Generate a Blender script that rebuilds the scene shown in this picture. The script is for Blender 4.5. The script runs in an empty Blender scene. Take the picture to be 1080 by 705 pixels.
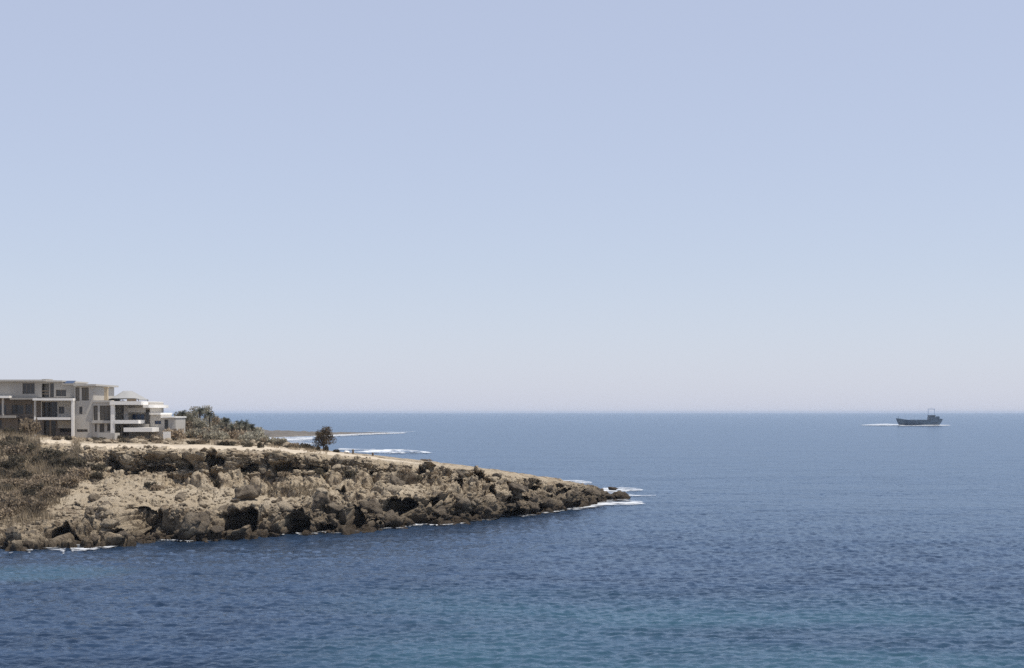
import bpy, math, random
import numpy as np
from math import radians as R, sin, cos, pi

S = bpy.context.scene
COL = S.collection
random.seed(7)
rng = np.random.default_rng(11)

# ------------------------------------------------------------------ camera, sky, sun, exposure
EYE, F = 15.0, 1500.0            # eye height above the sea (m), focal length in photo pixels (1080 wide)
HOR = 435.0                      # photo row of the horizon
cd = bpy.data.cameras.new('camera')
cam = bpy.data.objects.new('camera', cd); COL.objects.link(cam)
cam.location = (0, 0, EYE); cam.rotation_euler = (R(90), 0, 0)
cd.sensor_width = 36; cd.lens = F / 1080 * 36
cd.shift_y = (HOR - 352.5) / 1080
cd.clip_start = 0.5; cd.clip_end = 120000
S.camera = cam

SUN_EL, SUN_AZ = 67.0, 106.0      # degrees; azimuth clockwise from the view direction (+Y)
w = bpy.data.worlds.new('World'); S.world = w; w.use_nodes = True
nt = w.node_tree; bg = nt.nodes['Background']
sky = nt.nodes.new('ShaderNodeTexSky'); sky.sky_type = 'NISHITA'; sky.sun_disc = False
sky.sun_elevation = R(SUN_EL); sky.sun_rotation = R(SUN_AZ)
sky.altitude = 0; sky.air_density = 1.0; sky.dust_density = 0.6; sky.ozone_density = 1.0
# summer haze: the lower sky whitens towards the horizon, all the way round
tc = nt.nodes.new('ShaderNodeTexCoord'); sx = nt.nodes.new('ShaderNodeSeparateXYZ'); nt.links.new(tc.outputs['Generated'], sx.inputs[0])
hr = nt.nodes.new('ShaderNodeMapRange'); nt.links.new(sx.outputs[2], hr.inputs[0])
for i, x in zip((1, 2, 3, 4), (0.28, 0.75, 0.59, 0.12)): hr.inputs[i].default_value = x
mx = nt.nodes.new('ShaderNodeMix'); mx.data_type = 'RGBA'
h2 = nt.nodes.new('ShaderNodeMapRange'); nt.links.new(sx.outputs[2], h2.inputs[0])
for i, x in zip((1, 2, 3, 4), (0.0, 0.10, 0.13, 0.0)): h2.inputs[i].default_value = x
ha = nt.nodes.new('ShaderNodeMath'); ha.operation = 'ADD'; nt.links.new(hr.outputs[0], ha.inputs[0]); nt.links.new(h2.outputs[0], ha.inputs[1])
nt.links.new(ha.outputs[0], mx.inputs[0]); nt.links.new(sky.outputs[0], mx.inputs[6])
mx.inputs[7].default_value = (5.6, 6.0, 7.62, 1)
nt.links.new(mx.outputs[2], bg.inputs['Color'])
bg.inputs['Strength'].default_value = 0.10
ld = bpy.data.lights.new('sun', 'SUN'); sun = bpy.data.objects.new('sun', ld); COL.objects.link(sun)
ld.energy = 4.2; ld.angle = R(0.53); ld.color = (1.0, 0.95, 0.87)
sd = (sin(R(SUN_AZ)) * cos(R(SUN_EL)), cos(R(SUN_AZ)) * cos(R(SUN_EL)), sin(R(SUN_EL)))
from mathutils import Vector
sun.rotation_euler = Vector(sd).to_track_quat('Z', 'Y').to_euler()
sun.location = (0, 0, 60)
vs = S.view_settings
vs.view_transform = 'Standard'; vs.look = 'None'; vs.gamma = 1; vs.use_curve_mapping = False
vs.exposure = 0.2
S.cycles.sample_clamp_indirect = 1.5; S.cycles.max_bounces = 6; S.cycles.volume_bounces = 0
S.cycles.use_denoising = False

# ------------------------------------------------------------------ helpers
def at(px, py, Y):
    """point seen at photo pixel px, py standing Y metres away"""
    return ((px - 540) * Y / F, Y, EYE - (py - HOR) * Y / F)
def water(px, py):
    Y = EYE * F / (py - HOR)
    return ((px - 540) * Y / F, Y, 0.0)

def tag(o, label=None, cat=None, group=None, kind=None):
    if label: o['label'] = label
    if cat: o['category'] = cat
    if group: o['group'] = group
    if kind: o['kind'] = kind
    return o

def world_loc(o):
    v = Vector((0, 0, 0))
    while o is not None:
        v = v + o.location; o = o.parent
    return v

def empty(name, loc):
    o = bpy.data.objects.new(name, None); COL.objects.link(o); o.location = loc
    o.empty_display_size = 0.5
    return o

def np_mesh(name, V, Fc, mat, smooth=False):
    """V (n,3) array, Fc (m,k) array of equal-length faces"""
    me = bpy.data.meshes.new(name)
    V = np.asarray(V, dtype=np.float32); Fc = np.asarray(Fc, dtype=np.int32)
    m, k = Fc.shape
    me.vertices.add(len(V)); me.vertices.foreach_set('co', V.ravel())
    me.loops.add(m * k); me.loops.foreach_set('vertex_index', Fc.ravel())
    me.polygons.add(m)
    me.polygons.foreach_set('loop_start', np.arange(0, m * k, k, dtype=np.int32))
    me.polygons.foreach_set('loop_total', np.full(m, k, dtype=np.int32))
    me.polygons.foreach_set('use_smooth', np.full(m, smooth))
    me.update(calc_edges=True); me.validate()
    if mat: me.materials.append(mat)
    return me

def link(name, me, parent=None, loc=(0, 0, 0)):
    o = bpy.data.objects.new(name, me); COL.objects.link(o)
    o.parent = parent; o.location = loc
    return o

class MB:
    def __init__(self): self.v = []; self.f = []
    def add(self, vs_, fs):
        n = len(self.v); self.v += [tuple(p) for p in vs_]; self.f += [tuple(i + n for i in q) for q in fs]
        return self
    def box(self, x0, x1, y0, y1, z0, z1):
        return self.add([(x0,y0,z0),(x1,y0,z0),(x1,y1,z0),(x0,y1,z0),(x0,y0,z1),(x1,y0,z1),(x1,y1,z1),(x0,y1,z1)],
                        [(0,3,2,1),(4,5,6,7),(0,1,5,4),(1,2,6,5),(2,3,7,6),(3,0,4,7)])
    def tube(self, pts, rad, n=7):
        pts = [Vector(p) for p in pts]
        if not isinstance(rad, (list, tuple)): rad = [rad] * len(pts)
        vs_, fs = [], []
        for i, p in enumerate(pts):
            d = (pts[min(i + 1, len(pts) - 1)] - pts[max(i - 1, 0)]).normalized()
            a = d.orthogonal().normalized(); b = d.cross(a)
            for k in range(n):
                t = 2 * pi * k / n; vs_.append(p + (a * cos(t) + b * sin(t)) * rad[i])
        for i in range(len(pts) - 1):
            for k in range(n):
                k2 = (k + 1) % n
                fs.append((i*n+k, i*n+k2, (i+1)*n+k2, (i+1)*n+k))
        fs.append(tuple(range(n))[::-1]); fs.append(tuple((len(pts)-1)*n + k for k in range(n)))
        return self.add(vs_, fs)
    def wall(self, x0, x1, y0, y1, z0, z1, holes):
        """front wall with real openings; holes = (x0,x1,z0,z1)"""
        xs = sorted({x0, x1, *[h[0] for h in holes], *[h[1] for h in holes]})
        zs = sorted({z0, z1, *[h[2] for h in holes], *[h[3] for h in holes]})
        xs = [x for x in xs if x0 <= x <= x1]; zs = [z for z in zs if z0 <= z <= z1]
        for i in range(len(xs) - 1):
            for j in range(len(zs) - 1):
                cx, cz = (xs[i] + xs[i+1]) / 2, (zs[j] + zs[j+1]) / 2
                if any(h[0] < cx < h[1] and h[2] < cz < h[3] for h in holes): continue
                self.box(xs[i], xs[i+1], y0, y1, zs[j], zs[j+1])
        return self
    def build(self, name, mat, parent=None, smooth=False):
        me = bpy.data.meshes.new(name)
        off = world_loc(parent) if parent else Vector((0, 0, 0))
        me.from_pydata([(p[0]-off.x, p[1]-off.y, p[2]-off.z) for p in self.v], [], self.f)
        me.materials.append(mat)
        if smooth: me.polygons.foreach_set('use_smooth', [True] * len(me.polygons))
        me.update()
        return link(name, me, parent)

def children_of(o): return list(o.children)
def copy_tree(o, loc, rz=0, sc=1.0):
    c = o.copy(); COL.objects.link(c); c.location = loc; c.rotation_euler = (0, 0, rz)
    c.scale = (sc, sc, sc) if not isinstance(sc, tuple) else sc
    for ch in children_of(o):
        d = ch.copy(); COL.objects.link(d); d.parent = c
        for g in children_of(ch):
            e = g.copy(); COL.objects.link(e); e.parent = d
    return c

# --- numpy noise
def _h(ix, iy, iz, seed):
    n = (ix.astype(np.int64) * 374761393 + iy.astype(np.int64) * 668265263 + iz.astype(np.int64) * 2147483647 + seed * 974711)
    n = (n ^ (n >> 13)) * 1274126177
    n = n ^ (n >> 16)
    return (n & 0xFFFFFF).astype(np.float64) / 0xFFFFFF
def vnoise(P, seed=0):
    I = np.floor(P).astype(np.int64); f = P - I; f = f * f * (3 - 2 * f)
    out = 0
    for dx in (0, 1):
        for dy in (0, 1):
            for dz in (0, 1):
                wgt = (f[:, 0] if dx else 1 - f[:, 0]) * (f[:, 1] if dy else 1 - f[:, 1]) * (f[:, 2] if dz else 1 - f[:, 2])
                out = out + wgt * _h(I[:, 0] + dx, I[:, 1] + dy, I[:, 2] + dz, seed)
    return out * 2 - 1
def fbm(P, oct=4, seed=0, gain=0.5):
    a, s, t = 1.0, 0, 0
    for k in range(oct):
        s = s + a * vnoise(P * 2 ** k + 17.3 * k, seed + k); t += a; a *= gain
    return s / t
def worley(P, seed=0, tilt=False):
    I = np.floor(P).astype(np.int64)
    d1 = np.full(len(P), 9.0); d2 = np.full(len(P), 9.0); cid = np.zeros(len(P)); dl = np.zeros((len(P), 3))
    for dx in (-1, 0, 1):
        for dy in (-1, 0, 1):
            for dz in (-1, 0, 1):
                J = I + np.array([dx, dy, dz])
                q = np.stack([J[:, k] + _h(J[:, 0], J[:, 1], J[:, 2], seed + 31 * k) for k in range(3)], 1)
                d = np.sqrt(((q - P) ** 2).sum(1))
                new = d < d1
                d2 = np.where(new, d1, np.minimum(d2, d))
                cid = np.where(new, _h(J[:, 0], J[:, 1], J[:, 2], seed + 999), cid)
                d1 = np.where(new, d, d1)
                if tilt: dl = np.where(new[:, None], P - q, dl)
    if tilt: return d1, d2, cid, dl
    return d1, d2, cid
def sstep(a, b, x):
    t = np.clip((x - a) / (b - a), 0, 1); return t * t * (3 - 2 * t)

# ------------------------------------------------------------------ materials
def new_mat(name):
    m = bpy.data.materials.new(name); m.use_nodes = True
    n = m.node_tree.nodes; b = n['Principled BSDF']
    return m, m.node_tree, n, m.node_tree.links, b
def noise_node(n, l, vec, scale, detail=4, rough=0.55):
    t = n.new('ShaderNodeTexNoise'); t.inputs['Scale'].default_value = scale
    t.inputs['Detail'].default_value = detail; t.inputs['Roughness'].default_value = rough
    if vec is not None: l.new(vec, t.inputs['Vector'])
    return t.outputs['Fac']
def maprange(n, l, v, a, b, c=0.0, d=1.0, smooth=True):
    t = n.new('ShaderNodeMapRange'); t.interpolation_type = 'SMOOTHSTEP' if smooth else 'LINEAR'
    for i, x in zip((1, 2, 3, 4), (a, b, c, d)): t.inputs[i].default_value = x
    l.new(v, t.inputs[0]); return t.outputs[0]
def mixc(n, l, fac, a, b):
    t = n.new('ShaderNodeMix'); t.data_type = 'RGBA'
    if isinstance(fac, (int, float)): t.inputs[0].default_value = fac
    else: l.new(fac, t.inputs[0])
    for i, x in ((6, a), (7, b)):
        if isinstance(x, tuple): t.inputs[i].default_value = (*x, 1)
        else: l.new(x, t.inputs[i])
    return t.outputs[2]
def math_node(n, l, op, a, b=None):
    t = n.new('ShaderNodeMath'); t.operation = op
    for i, x in ((0, a), (1, b)):
        if x is None: continue
        if isinstance(x, (int, float)): t.inputs[i].default_value = x
        else: l.new(x, t.inputs[i])
    return t.outputs[0]
def bump(n, l, h, strength, dist, normal=None):
    t = n.new('ShaderNodeBump'); t.inputs['Strength'].default_value = strength; t.inputs['Distance'].default_value = dist
    l.new(h, t.inputs['Height'])
    if normal is not None: l.new(normal, t.inputs['Normal'])
    return t.outputs[0]
def world_pos(n): return n.new('ShaderNodeNewGeometry').outputs['Position']
def obj_pos(n): return n.new('ShaderNodeTexCoord').outputs['Object']

def plain(name, col, rough=0.8, var=0.12, scale=0.6, metal=0.0):
    m, t, n, l, b = new_mat(name)
    p = world_pos(n)
    f = noise_node(n, l, p, scale, 5)
    g = noise_node(n, l, p, scale * 9, 3)
    f2 = math_node(n, l, 'ADD', math_node(n, l, 'MULTIPLY', f, 0.6), math_node(n, l, 'MULTIPLY', g, 0.4))
    lo = tuple(c * (1 - var) for c in col); hi = tuple(min(1, c * (1 + var)) for c in col)
    l.new(mixc(n, l, maprange(n, l, f2, 0.3, 0.7), lo, hi), b.inputs['Base Color'])
    b.inputs['Roughness'].default_value = rough; b.inputs['Metallic'].default_value = metal
    return m

def rock_material(name, pale, mid, dark, sand=None, wet=True, shift=0.0):
    m, t, n, l, b = new_mat(name)
    p = world_pos(n)
    big = noise_node(n, l, p, 0.16, 5, 0.6)
    med = noise_node(n, l, p, 0.9, 6, 0.65)
    fine = noise_node(n, l, p, 3.6, 6, 0.75)
    a = math_node(n, l, 'ADD', math_node(n, l, 'MULTIPLY', big, 0.45), math_node(n, l, 'MULTIPLY', med, 0.55))
    c = mixc(n, l, maprange(n, l, a, 0.40 + shift, 0.56 + shift), mid, pale)
    c = mixc(n, l, maprange(n, l, fine, 0.50, 0.68, 0.0, 0.75), c, dark)
    c = mixc(n, l, maprange(n, l, med, 0.36, 0.46, 0.7, 0.0), c, dark)
    if sand:
        at_ = n.new('ShaderNodeAttribute'); at_.attribute_name = 'sand'
        sf = math_node(n, l, 'ADD', at_.outputs['Fac'], math_node(n, l, 'MULTIPLY', math_node(n, l, 'SUBTRACT', med, 0.5), 1.3))
        sc_ = mixc(n, l, maprange(n, l, fine, 0.35, 0.7), sand, tuple(x * 0.80 for x in sand))
        sc_ = mixc(n, l, maprange(n, l, big, 0.40, 0.65, 0.0, 0.6), sc_, tuple(x * y for x, y in zip(sand, (0.72, 0.68, 0.62))))
        c = mixc(n, l, maprange(n, l, sf, 0.35, 0.6), c, sc_)
    if wet:
        sep = n.new('ShaderNodeSeparateXYZ'); l.new(p, sep.inputs[0])
        zz = math_node(n, l, 'ADD', sep.outputs[2], math_node(n, l, 'MULTIPLY', math_node(n, l, 'SUBTRACT', med, 0.5), 1.6))
        ex = maprange(n, l, sep.outputs[0], -50, -8, 0.26, 0.80)      # low rock gets darker towards the point
        c = mixc(n, l, math_node(n, l, 'MULTIPLY', maprange(n, l, zz, 1.4, 4.4, 1.0, 0.0), ex), c, mixc(n, l, maprange(n, l, fine, 0.4, 0.6), (0.050, 0.039, 0.029), (0.17, 0.135, 0.096)))
        c = mixc(n, l, maprange(n, l, zz, 0.35, 1.7, 0.9, 0.0), c, (0.052, 0.038, 0.026))
    l.new(c, b.inputs['Base Color'])
    b.inputs['Roughness'].default_value = 0.9
    b.inputs['Specular IOR Level'].default_value = 0.2
    l.new(bump(n, l, math_node(n, l, 'ADD', math_node(n, l, 'MULTIPLY', fine, 0.8), med), 1.0, 0.5), b.inputs['Normal'])
    return m

PALE, MID, DARK, SAND = (0.54, 0.44, 0.31), (0.30, 0.23, 0.155), (0.066, 0.050, 0.035), (0.57, 0.475, 0.345)
M = {}
M['headland'] = rock_material('headland_rock', PALE, MID, DARK, SAND)
M['pale_rock'] = rock_material('pale_limestone', (0.47, 0.385, 0.275), (0.33, 0.265, 0.185), (0.13, 0.10, 0.072), shift=-0.06)
M['brown_rock'] = rock_material('brown_limestone', (0.27, 0.22, 0.16), (0.145, 0.114, 0.082), (0.055, 0.044, 0.034))
M['dark_rock'] = rock_material('dark_sea_rock', (0.20, 0.165, 0.125), (0.12, 0.095, 0.07), (0.05, 0.04, 0.032), shift=0.03)
M['path'] = plain('sandy_track', (0.47, 0.395, 0.295), 0.95, 0.16, 0.35)
M['far_sand'] = plain('far_sand', (0.115, 0.098, 0.078), 0.95, 0.45, 0.05)
M['white'] = plain('white_render', (0.78, 0.745, 0.69), 0.7, 0.05)
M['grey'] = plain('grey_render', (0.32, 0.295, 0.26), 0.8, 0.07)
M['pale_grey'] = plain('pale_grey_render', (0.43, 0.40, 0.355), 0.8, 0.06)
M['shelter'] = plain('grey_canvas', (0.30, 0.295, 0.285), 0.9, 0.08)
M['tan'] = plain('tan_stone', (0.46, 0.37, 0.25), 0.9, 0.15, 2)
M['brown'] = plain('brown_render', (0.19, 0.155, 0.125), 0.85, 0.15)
M['wood'] = plain('weathered_wood', (0.14, 0.105, 0.07), 0.8, 0.2, 3)
M['shutter'] = plain('brown_shutter', (0.12, 0.105, 0.085), 0.7, 0.15)
M['glass'] = plain('dark_glazing', (0.05, 0.045, 0.04), 0.12, 0.2, 0.5)
M['blue_glass'] = plain('panel_glass', (0.03, 0.05, 0.10), 0.15, 0.1)
M['room'] = plain('dim_interior', (0.045, 0.038, 0.034), 0.9, 0.2)
M['metal'] = plain('grey_metal', (0.4, 0.4, 0.4), 0.45, 0.05, 2, 0.6)
M['hull'] = plain('hazed_blue_grey_hull', (0.045, 0.080, 0.122), 0.5, 0.18, 0.25)  # distance haze mixed into the hull colour
M['ship_hazed_white'] = plain('ship_hazed_white', (0.42, 0.48, 0.58), 0.5, 0.05)  # pale mast tinted blue-grey, haze put into its colour
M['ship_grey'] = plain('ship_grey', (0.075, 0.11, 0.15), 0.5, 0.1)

def leaf_material(name, a, b_, c):
    m, t, n, l, b = new_mat(name)
    oi = n.new('ShaderNodeObjectInfo')
    p = world_pos(n)
    f = noise_node(n, l, p, 1.3, 3); g = noise_node(n, l, p, 9, 2)
    col = mixc(n, l, maprange(n, l, f, 0.35, 0.65), a, b_)
    col = mixc(n, l, maprange(n, l, g, 0.45, 0.75, 0.0, 0.7), col, c)
    hsv = n.new('ShaderNodeHueSaturation'); l.new(col, hsv.inputs['Color'])
    l.new(maprange(n, l, oi.outputs['Random'], 0, 1, 0.7, 1.35, False), hsv.inputs['Value'])
    l.new(hsv.outputs[0], b.inputs['Base Color']); b.inputs['Roughness'].default_value = 0.85
    b.inputs['Specular IOR Level'].default_value = 0.15
    tr = n.new('ShaderNodeBsdfTranslucent'); l.new(hsv.outputs[0], tr.inputs['Color'])
    mx = n.new('ShaderNodeMixShader'); mx.inputs[0].default_value = 0.30
    l.new(b.outputs[0], mx.inputs[1]); l.new(tr.outputs[0], mx.inputs[2])
    l.new(mx.outputs[0], n['Material Output'].inputs['Surface'])
    return m
M['scrub'] = leaf_material('dry_scrub_leaf', (0.22, 0.172, 0.118), (0.275, 0.215, 0.150), (0.37, 0.295, 0.21))
M['dark_scrub'] = leaf_material('dark_scrub_leaf', (0.075, 0.064, 0.045), (0.105, 0.088, 0.062), (0.15, 0.128, 0.09))
M['tree_leaf'] = leaf_material('tree_leaf', (0.075, 0.057, 0.038), (0.10, 0.076, 0.05), (0.15, 0.115, 0.075))
M['grey_leaf'] = leaf_material('grey_green_leaf', (0.27, 0.25, 0.19), (0.34, 0.31, 0.24), (0.42, 0.38, 0.29))
M['palm_leaf'] = leaf_material('palm_leaf', (0.055, 0.062, 0.052), (0.075, 0.08, 0.062), (0.11, 0.105, 0.075))
M['grass'] = leaf_material('dry_grass', (0.33, 0.265, 0.18), (0.25, 0.20, 0.137), (0.42, 0.335, 0.235))
M['bark'] = plain('bark', (0.085, 0.066, 0.05), 0.9, 0.25, 4)

def foam_material(name, density):
    m, t, n, l, b = new_mat(name)
    p = world_pos(n)
    at_ = n.new('ShaderNodeAttribute'); at_.attribute_name = 'edge'
    mp = n.new('ShaderNodeMapping'); mp.inputs['Scale'].default_value = (0.6, 1.0, 1.0); l.new(p, mp.inputs[0])
    f = noise_node(n, l, mp.outputs[0], 0.7, 6, 0.7)
    s = math_node(n, l, 'ADD', math_node(n, l, 'MULTIPLY', at_.outputs['Fac'], 1.0), math_node(n, l, 'MULTIPLY', math_node(n, l, 'SUBTRACT', f, 0.5), 3.4))
    lowf = noise_node(n, l, mp.outputs[0], 0.13, 3, 0.6)
    s = math_node(n, l, 'ADD', s, math_node(n, l, 'MULTIPLY', math_node(n, l, 'SUBTRACT', lowf, 0.5), 2.4))
    a = maprange(n, l, s, density, density + 0.7, 0.0, 0.86)
    b.inputs['Base Color'].default_value = (0.72, 0.74, 0.76, 1); b.inputs['Roughness'].default_value = 0.8
    l.new(a, b.inputs['Alpha'])
    return m
M['foam'] = foam_material('sea_foam', 0.58)
M['surf'] = foam_material('surf_foam', 0.46)
M['lace'] = foam_material('lacy_foam', 0.74)
M['thin_foam'] = foam_material('thin_sea_foam', 0.86)

# sea: diffuse body colour under a rippled glossy skin
def sea_material():
    m, t, n, l, b = new_mat('sea_water')
    p = world_pos(n)
    sep = n.new('ShaderNodeSeparateXYZ'); l.new(p, sep.inputs[0])
    def mapped(sx, sy):
        mp = n.new('ShaderNodeMapping'); mp.inputs['Scale'].default_value = (sx, sy, 1); mp.inputs['Rotation'].default_value = (0, 0, R(6))
        l.new(p, mp.inputs[0]); return mp.outputs[0]
    n1 = noise_node(n, l, mapped(0.6, 1.0), 0.75, 5, 0.62)
    n2 = noise_node(n, l, mapped(0.55, 1.0), 0.2, 5, 0.62)
    n3 = noise_node(n, l, mapped(0.4, 1.0), 0.028, 3, 0.55)
    h = math_node(n, l, 'ADD', math_node(n, l, 'MULTIPLY', n1, 0.28), math_node(n, l, 'MULTIPLY', n2, 0.8))
    h = math_node(n, l, 'ADD', h, math_node(n, l, 'MULTIPLY', n3, 3.0))
    nb = bump(n, l, h, 1.0, 0.5)
    # seabed colours showing through: pale sand patches close in, deep blue elsewhere
    patch = noise_node(n, l, mapped(0.35, 1.0), 0.045, 4, 0.55)
    nearf = maprange(n, l, sep.outputs[1], 104, 130, 1.0, 0.0)
    rightf = math_node(n, l, 'MULTIPLY', maprange(n, l, sep.outputs[0], -20, -2, 0.0, 1.0), maprange(n, l, sep.outputs[0], 26, 38, 1.0, 0.35))
    tq = math_node(n, l, 'MULTIPLY', math_node(n, l, 'MULTIPLY', nearf, rightf), maprange(n, l, patch, 0.36, 0.60, 0.25, 1.0))
    # small cove patch by the left shore
    dx = math_node(n, l, 'MULTIPLY', math_node(n, l, 'ADD', sep.outputs[0], 45.0), 1 / 9.0)
    dy = math_node(n, l, 'MULTIPLY', math_node(n, l, 'SUBTRACT', sep.outputs[1], 133.0), 1 / 7.0)
    rr = math_node(n, l, 'ADD', math_node(n, l, 'MULTIPLY', dx, dx), math_node(n, l, 'MULTIPLY', dy, dy))
    cove = math_node(n, l, 'MULTIPLY', maprange(n, l, rr, 0.2, 1.6, 0.9, 0.0), maprange(n, l, patch, 0.35, 0.6, 0.4, 1.0))
    tq = math_node(n, l, 'MAXIMUM', tq, cove)
    wv = maprange(n, l, n2, 0.38, 0.62)
    deep = mixc(n, l, wv, (0.012, 0.025, 0.050), (0.022, 0.042, 0.080))
    col = mixc(n, l, tq, deep, (0.030, 0.072, 0.104))
    dif = n.new('ShaderNodeBsdfDiffuse'); l.new(col, dif.inputs['Color'])
    gl = n.new('ShaderNodeBsdfGlossy'); gl.inputs['Roughness'].default_value = 0.16; gl.inputs['Color'].default_value = (0.76, 0.88, 1, 1)
    l.new(nb, gl.inputs['Normal'])
    fr = n.new('ShaderNodeFresnel'); fr.inputs['IOR'].default_value = 1.33; l.new(nb, fr.inputs['Normal'])
    fac = maprange(n, l, fr.outputs[0], 0.02, 0.72, 0.01, 0.60, False)
    mx = n.new('ShaderNodeMixShader'); l.new(fac, mx.inputs[0]); l.new(dif.outputs[0], mx.inputs[1]); l.new(gl.outputs[0], mx.inputs[2])
    l.new(mx.outputs[0], n['Material Output'].inputs['Surface'])
    return m
M['sea'] = sea_material()

# ------------------------------------------------------------------ sea
def make_sea():
    """one sheet: fine wavy water over the bay in front, coarser water all round and out to the horizon"""
    r = np.random.default_rng(5)
    rows = np.concatenate([np.arange(800, 520, -0.55), np.arange(520, 438.2, -0.4), [437.6, 437, 436.4, 435.9]])
    rad = np.concatenate([EYE * F / (rows - HOR), [26500]])
    ang = np.radians(np.linspace(-27, 27, 1080))
    Rr, Aa = np.meshgrid(rad, ang, indexing='ij')
    x, y = (Rr * np.sin(Aa)).ravel(), (Rr * np.cos(Aa)).ravel()
    dr = np.repeat(np.abs(np.gradient(rad))[:, None], len(ang), 1).ravel(); rr = Rr.ravel()
    z = np.zeros_like(x)
    for k in range(72):
        lam = 0.26 * (2.5 / 0.26) ** (k / 71) * r.uniform(.9, 1.1) if k < 70 else r.uniform(11, 17)
        th = r.normal(R(-66), R(36)); kx, ky = cos(th) * 2 * pi / lam, sin(th) * 2 * pi / lam
        a = 0.0066 * lam ** 0.92 if k < 70 else 0.022
        fade = np.clip(lam / dr * 0.9, 0, 1) ** 0.7
        ph = kx * x + ky * y + r.uniform(0, 2 * pi)
        z += a * fade * (np.sin(ph) + 0.25 * np.sin(2 * ph + 1.2))
    gust = 0.85 + 1.1 * fbm(np.stack([x * .006, y * .012, x * 0], 1), 3, 71)
    z *= np.clip(gust, .35, 1.7) * np.clip((4500 - rr) / 3500, 0, 1)
    z *= np.clip((rr - rad[0]) / 4, 0, 1) * np.clip((R(27) - np.abs(Aa.ravel())) / R(1), 0, 1)
    nr, na = Rr.shape; ii = np.arange(nr * na).reshape(nr, na)
    q = np.stack([ii[:-1, :-1], ii[1:, :-1], ii[1:, 1:], ii[:-1, 1:]], 2).reshape(-1, 4)[:, ::-1]
    V = [np.stack([x, y, z], 1)]; Q = [q]; n = nr * na
    def patch(x0, y0):                                   # coarse flat rings, quads
        nonlocal n
        a, b = x0.shape; jj = np.arange(a * b).reshape(a, b) + n
        V.append(np.stack([x0.ravel(), y0.ravel(), np.zeros(a * b)], 1)); n += a * b
        Q.append(np.stack([jj[:-1, :-1], jj[1:, :-1], jj[1:, 1:], jj[:-1, 1:]], 2).reshape(-1, 4)[:, ::-1])
    ra = np.array([rad[0], 150, 400, 1200, 4000, 12000, 26500])
    m, t = np.meshgrid(ra, np.radians(np.linspace(27, 333, 60)), indexing='ij'); patch(m * np.sin(t), m * np.cos(t))
    m, t = np.meshgrid(np.array([.01, rad[0]]), np.radians(np.linspace(27, 333, 60)), indexing='ij'); patch(m * np.sin(t), m * np.cos(t))
    m, t = np.meshgrid(np.array([.01, rad[0]]), ang[::12].tolist() + [ang[-1]], indexing='ij'); patch(m * np.sin(t), m * np.cos(t))
    return tag(link('sea', np_mesh('sea', np.concatenate(V), np.concatenate(Q), M['sea'], True)), kind='structure')
make_sea()

# ------------------------------------------------------------------ headland
#  px : shore row | bench row, Y | cliff-foot row, Y | lip row, Y | plateau-back Y, z | back shore Y
TAB = [
 (-260, 579, 550,168, 484,200, 462,207, 330,11.6, 460),
 (   0, 579, 550,168, 480,198, 463,205, 310,11.2, 430),
 (  60, 581, 546,171, 492,193, 470,201, 300,10.9, 420),
 ( 100, 577, 545,172, 500,190, 475,196, 295,10.7, 400),
 ( 200, 571, 543,176, 507,190, 477,195, 285,10.5, 350),
 ( 270, 568, 540,179, 506,192, 478,197, 272,10.1, 320),
 ( 310, 565, 537,181, 505,193, 480,198, 252, 9.5, 290),
 ( 350, 563, 532,184, 504,195, 483,199, 229, 8.8, 262),
 ( 400, 560, 526,188, 505,196, 487,201, 227, 8.1, 248),
 ( 450, 555, 522,196, 508,202, 491,206, 227, 7.3, 246),
 ( 500, 550, 520,205, 512,209, 497,213, 231, 6.2, 246),
 ( 550, 545, 521,211, 514,215, 504,219, 235, 4.85, 248),
 ( 600, 539, 524,221.5, 517,225.5, 510.5,229, 240, 3.4, 252),
 ( 617, 535.5, 523,230, 518,233, 513,236, 243, 2.7, 252),
 ( 631, 532, 523.5,234, 519,237, 515.3,240, 245, 2.1, 252),
 ( 640, 529, 527,241, 524,243, 519.5,244.5, 247, 1.0, 250.5),
 ( 647, 528, 528,244.4, 528,245, 528,246, 248, -0.5, 250),
 ( 670, 527, 530,246, 530,247, 530,248, 249, -1.0, 250),
]
T = np.array(TAB, dtype=float)
pxs = np.concatenate([np.arange(-260, -6, 3.0), np.arange(-6, 670.1, 0.8)])
def col_of(k):
    c = np.interp(pxs, T[:, 0], T[:, k])
    ker = np.ones(17) / 17
    pad = np.pad(c, 8, mode='edge')
    return np.convolve(pad, ker, 'valid')
C = {k: col_of(k) for k in range(1, 11)}
def zrow(row, Y): return EYE - (row - HOR) * Y / F
sY = EYE * F / (C[1] - HOR)
lowr = 1.8 * sstep(380, 430, pxs) * (1 - sstep(590, 625, pxs)); C[6] = C[6] + lowr; C[7] = C[7] - 1.2 * lowr
k_ = sstep(85, 125, pxs) * (1 - sstep(610, 640, pxs))
C[5] = C[5] * (1 - k_) + (C[7] - 2.6) * k_
C[3] = C[3] * (1 - k_) + np.minimum(C[3], sY + 5.0) * k_
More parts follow.
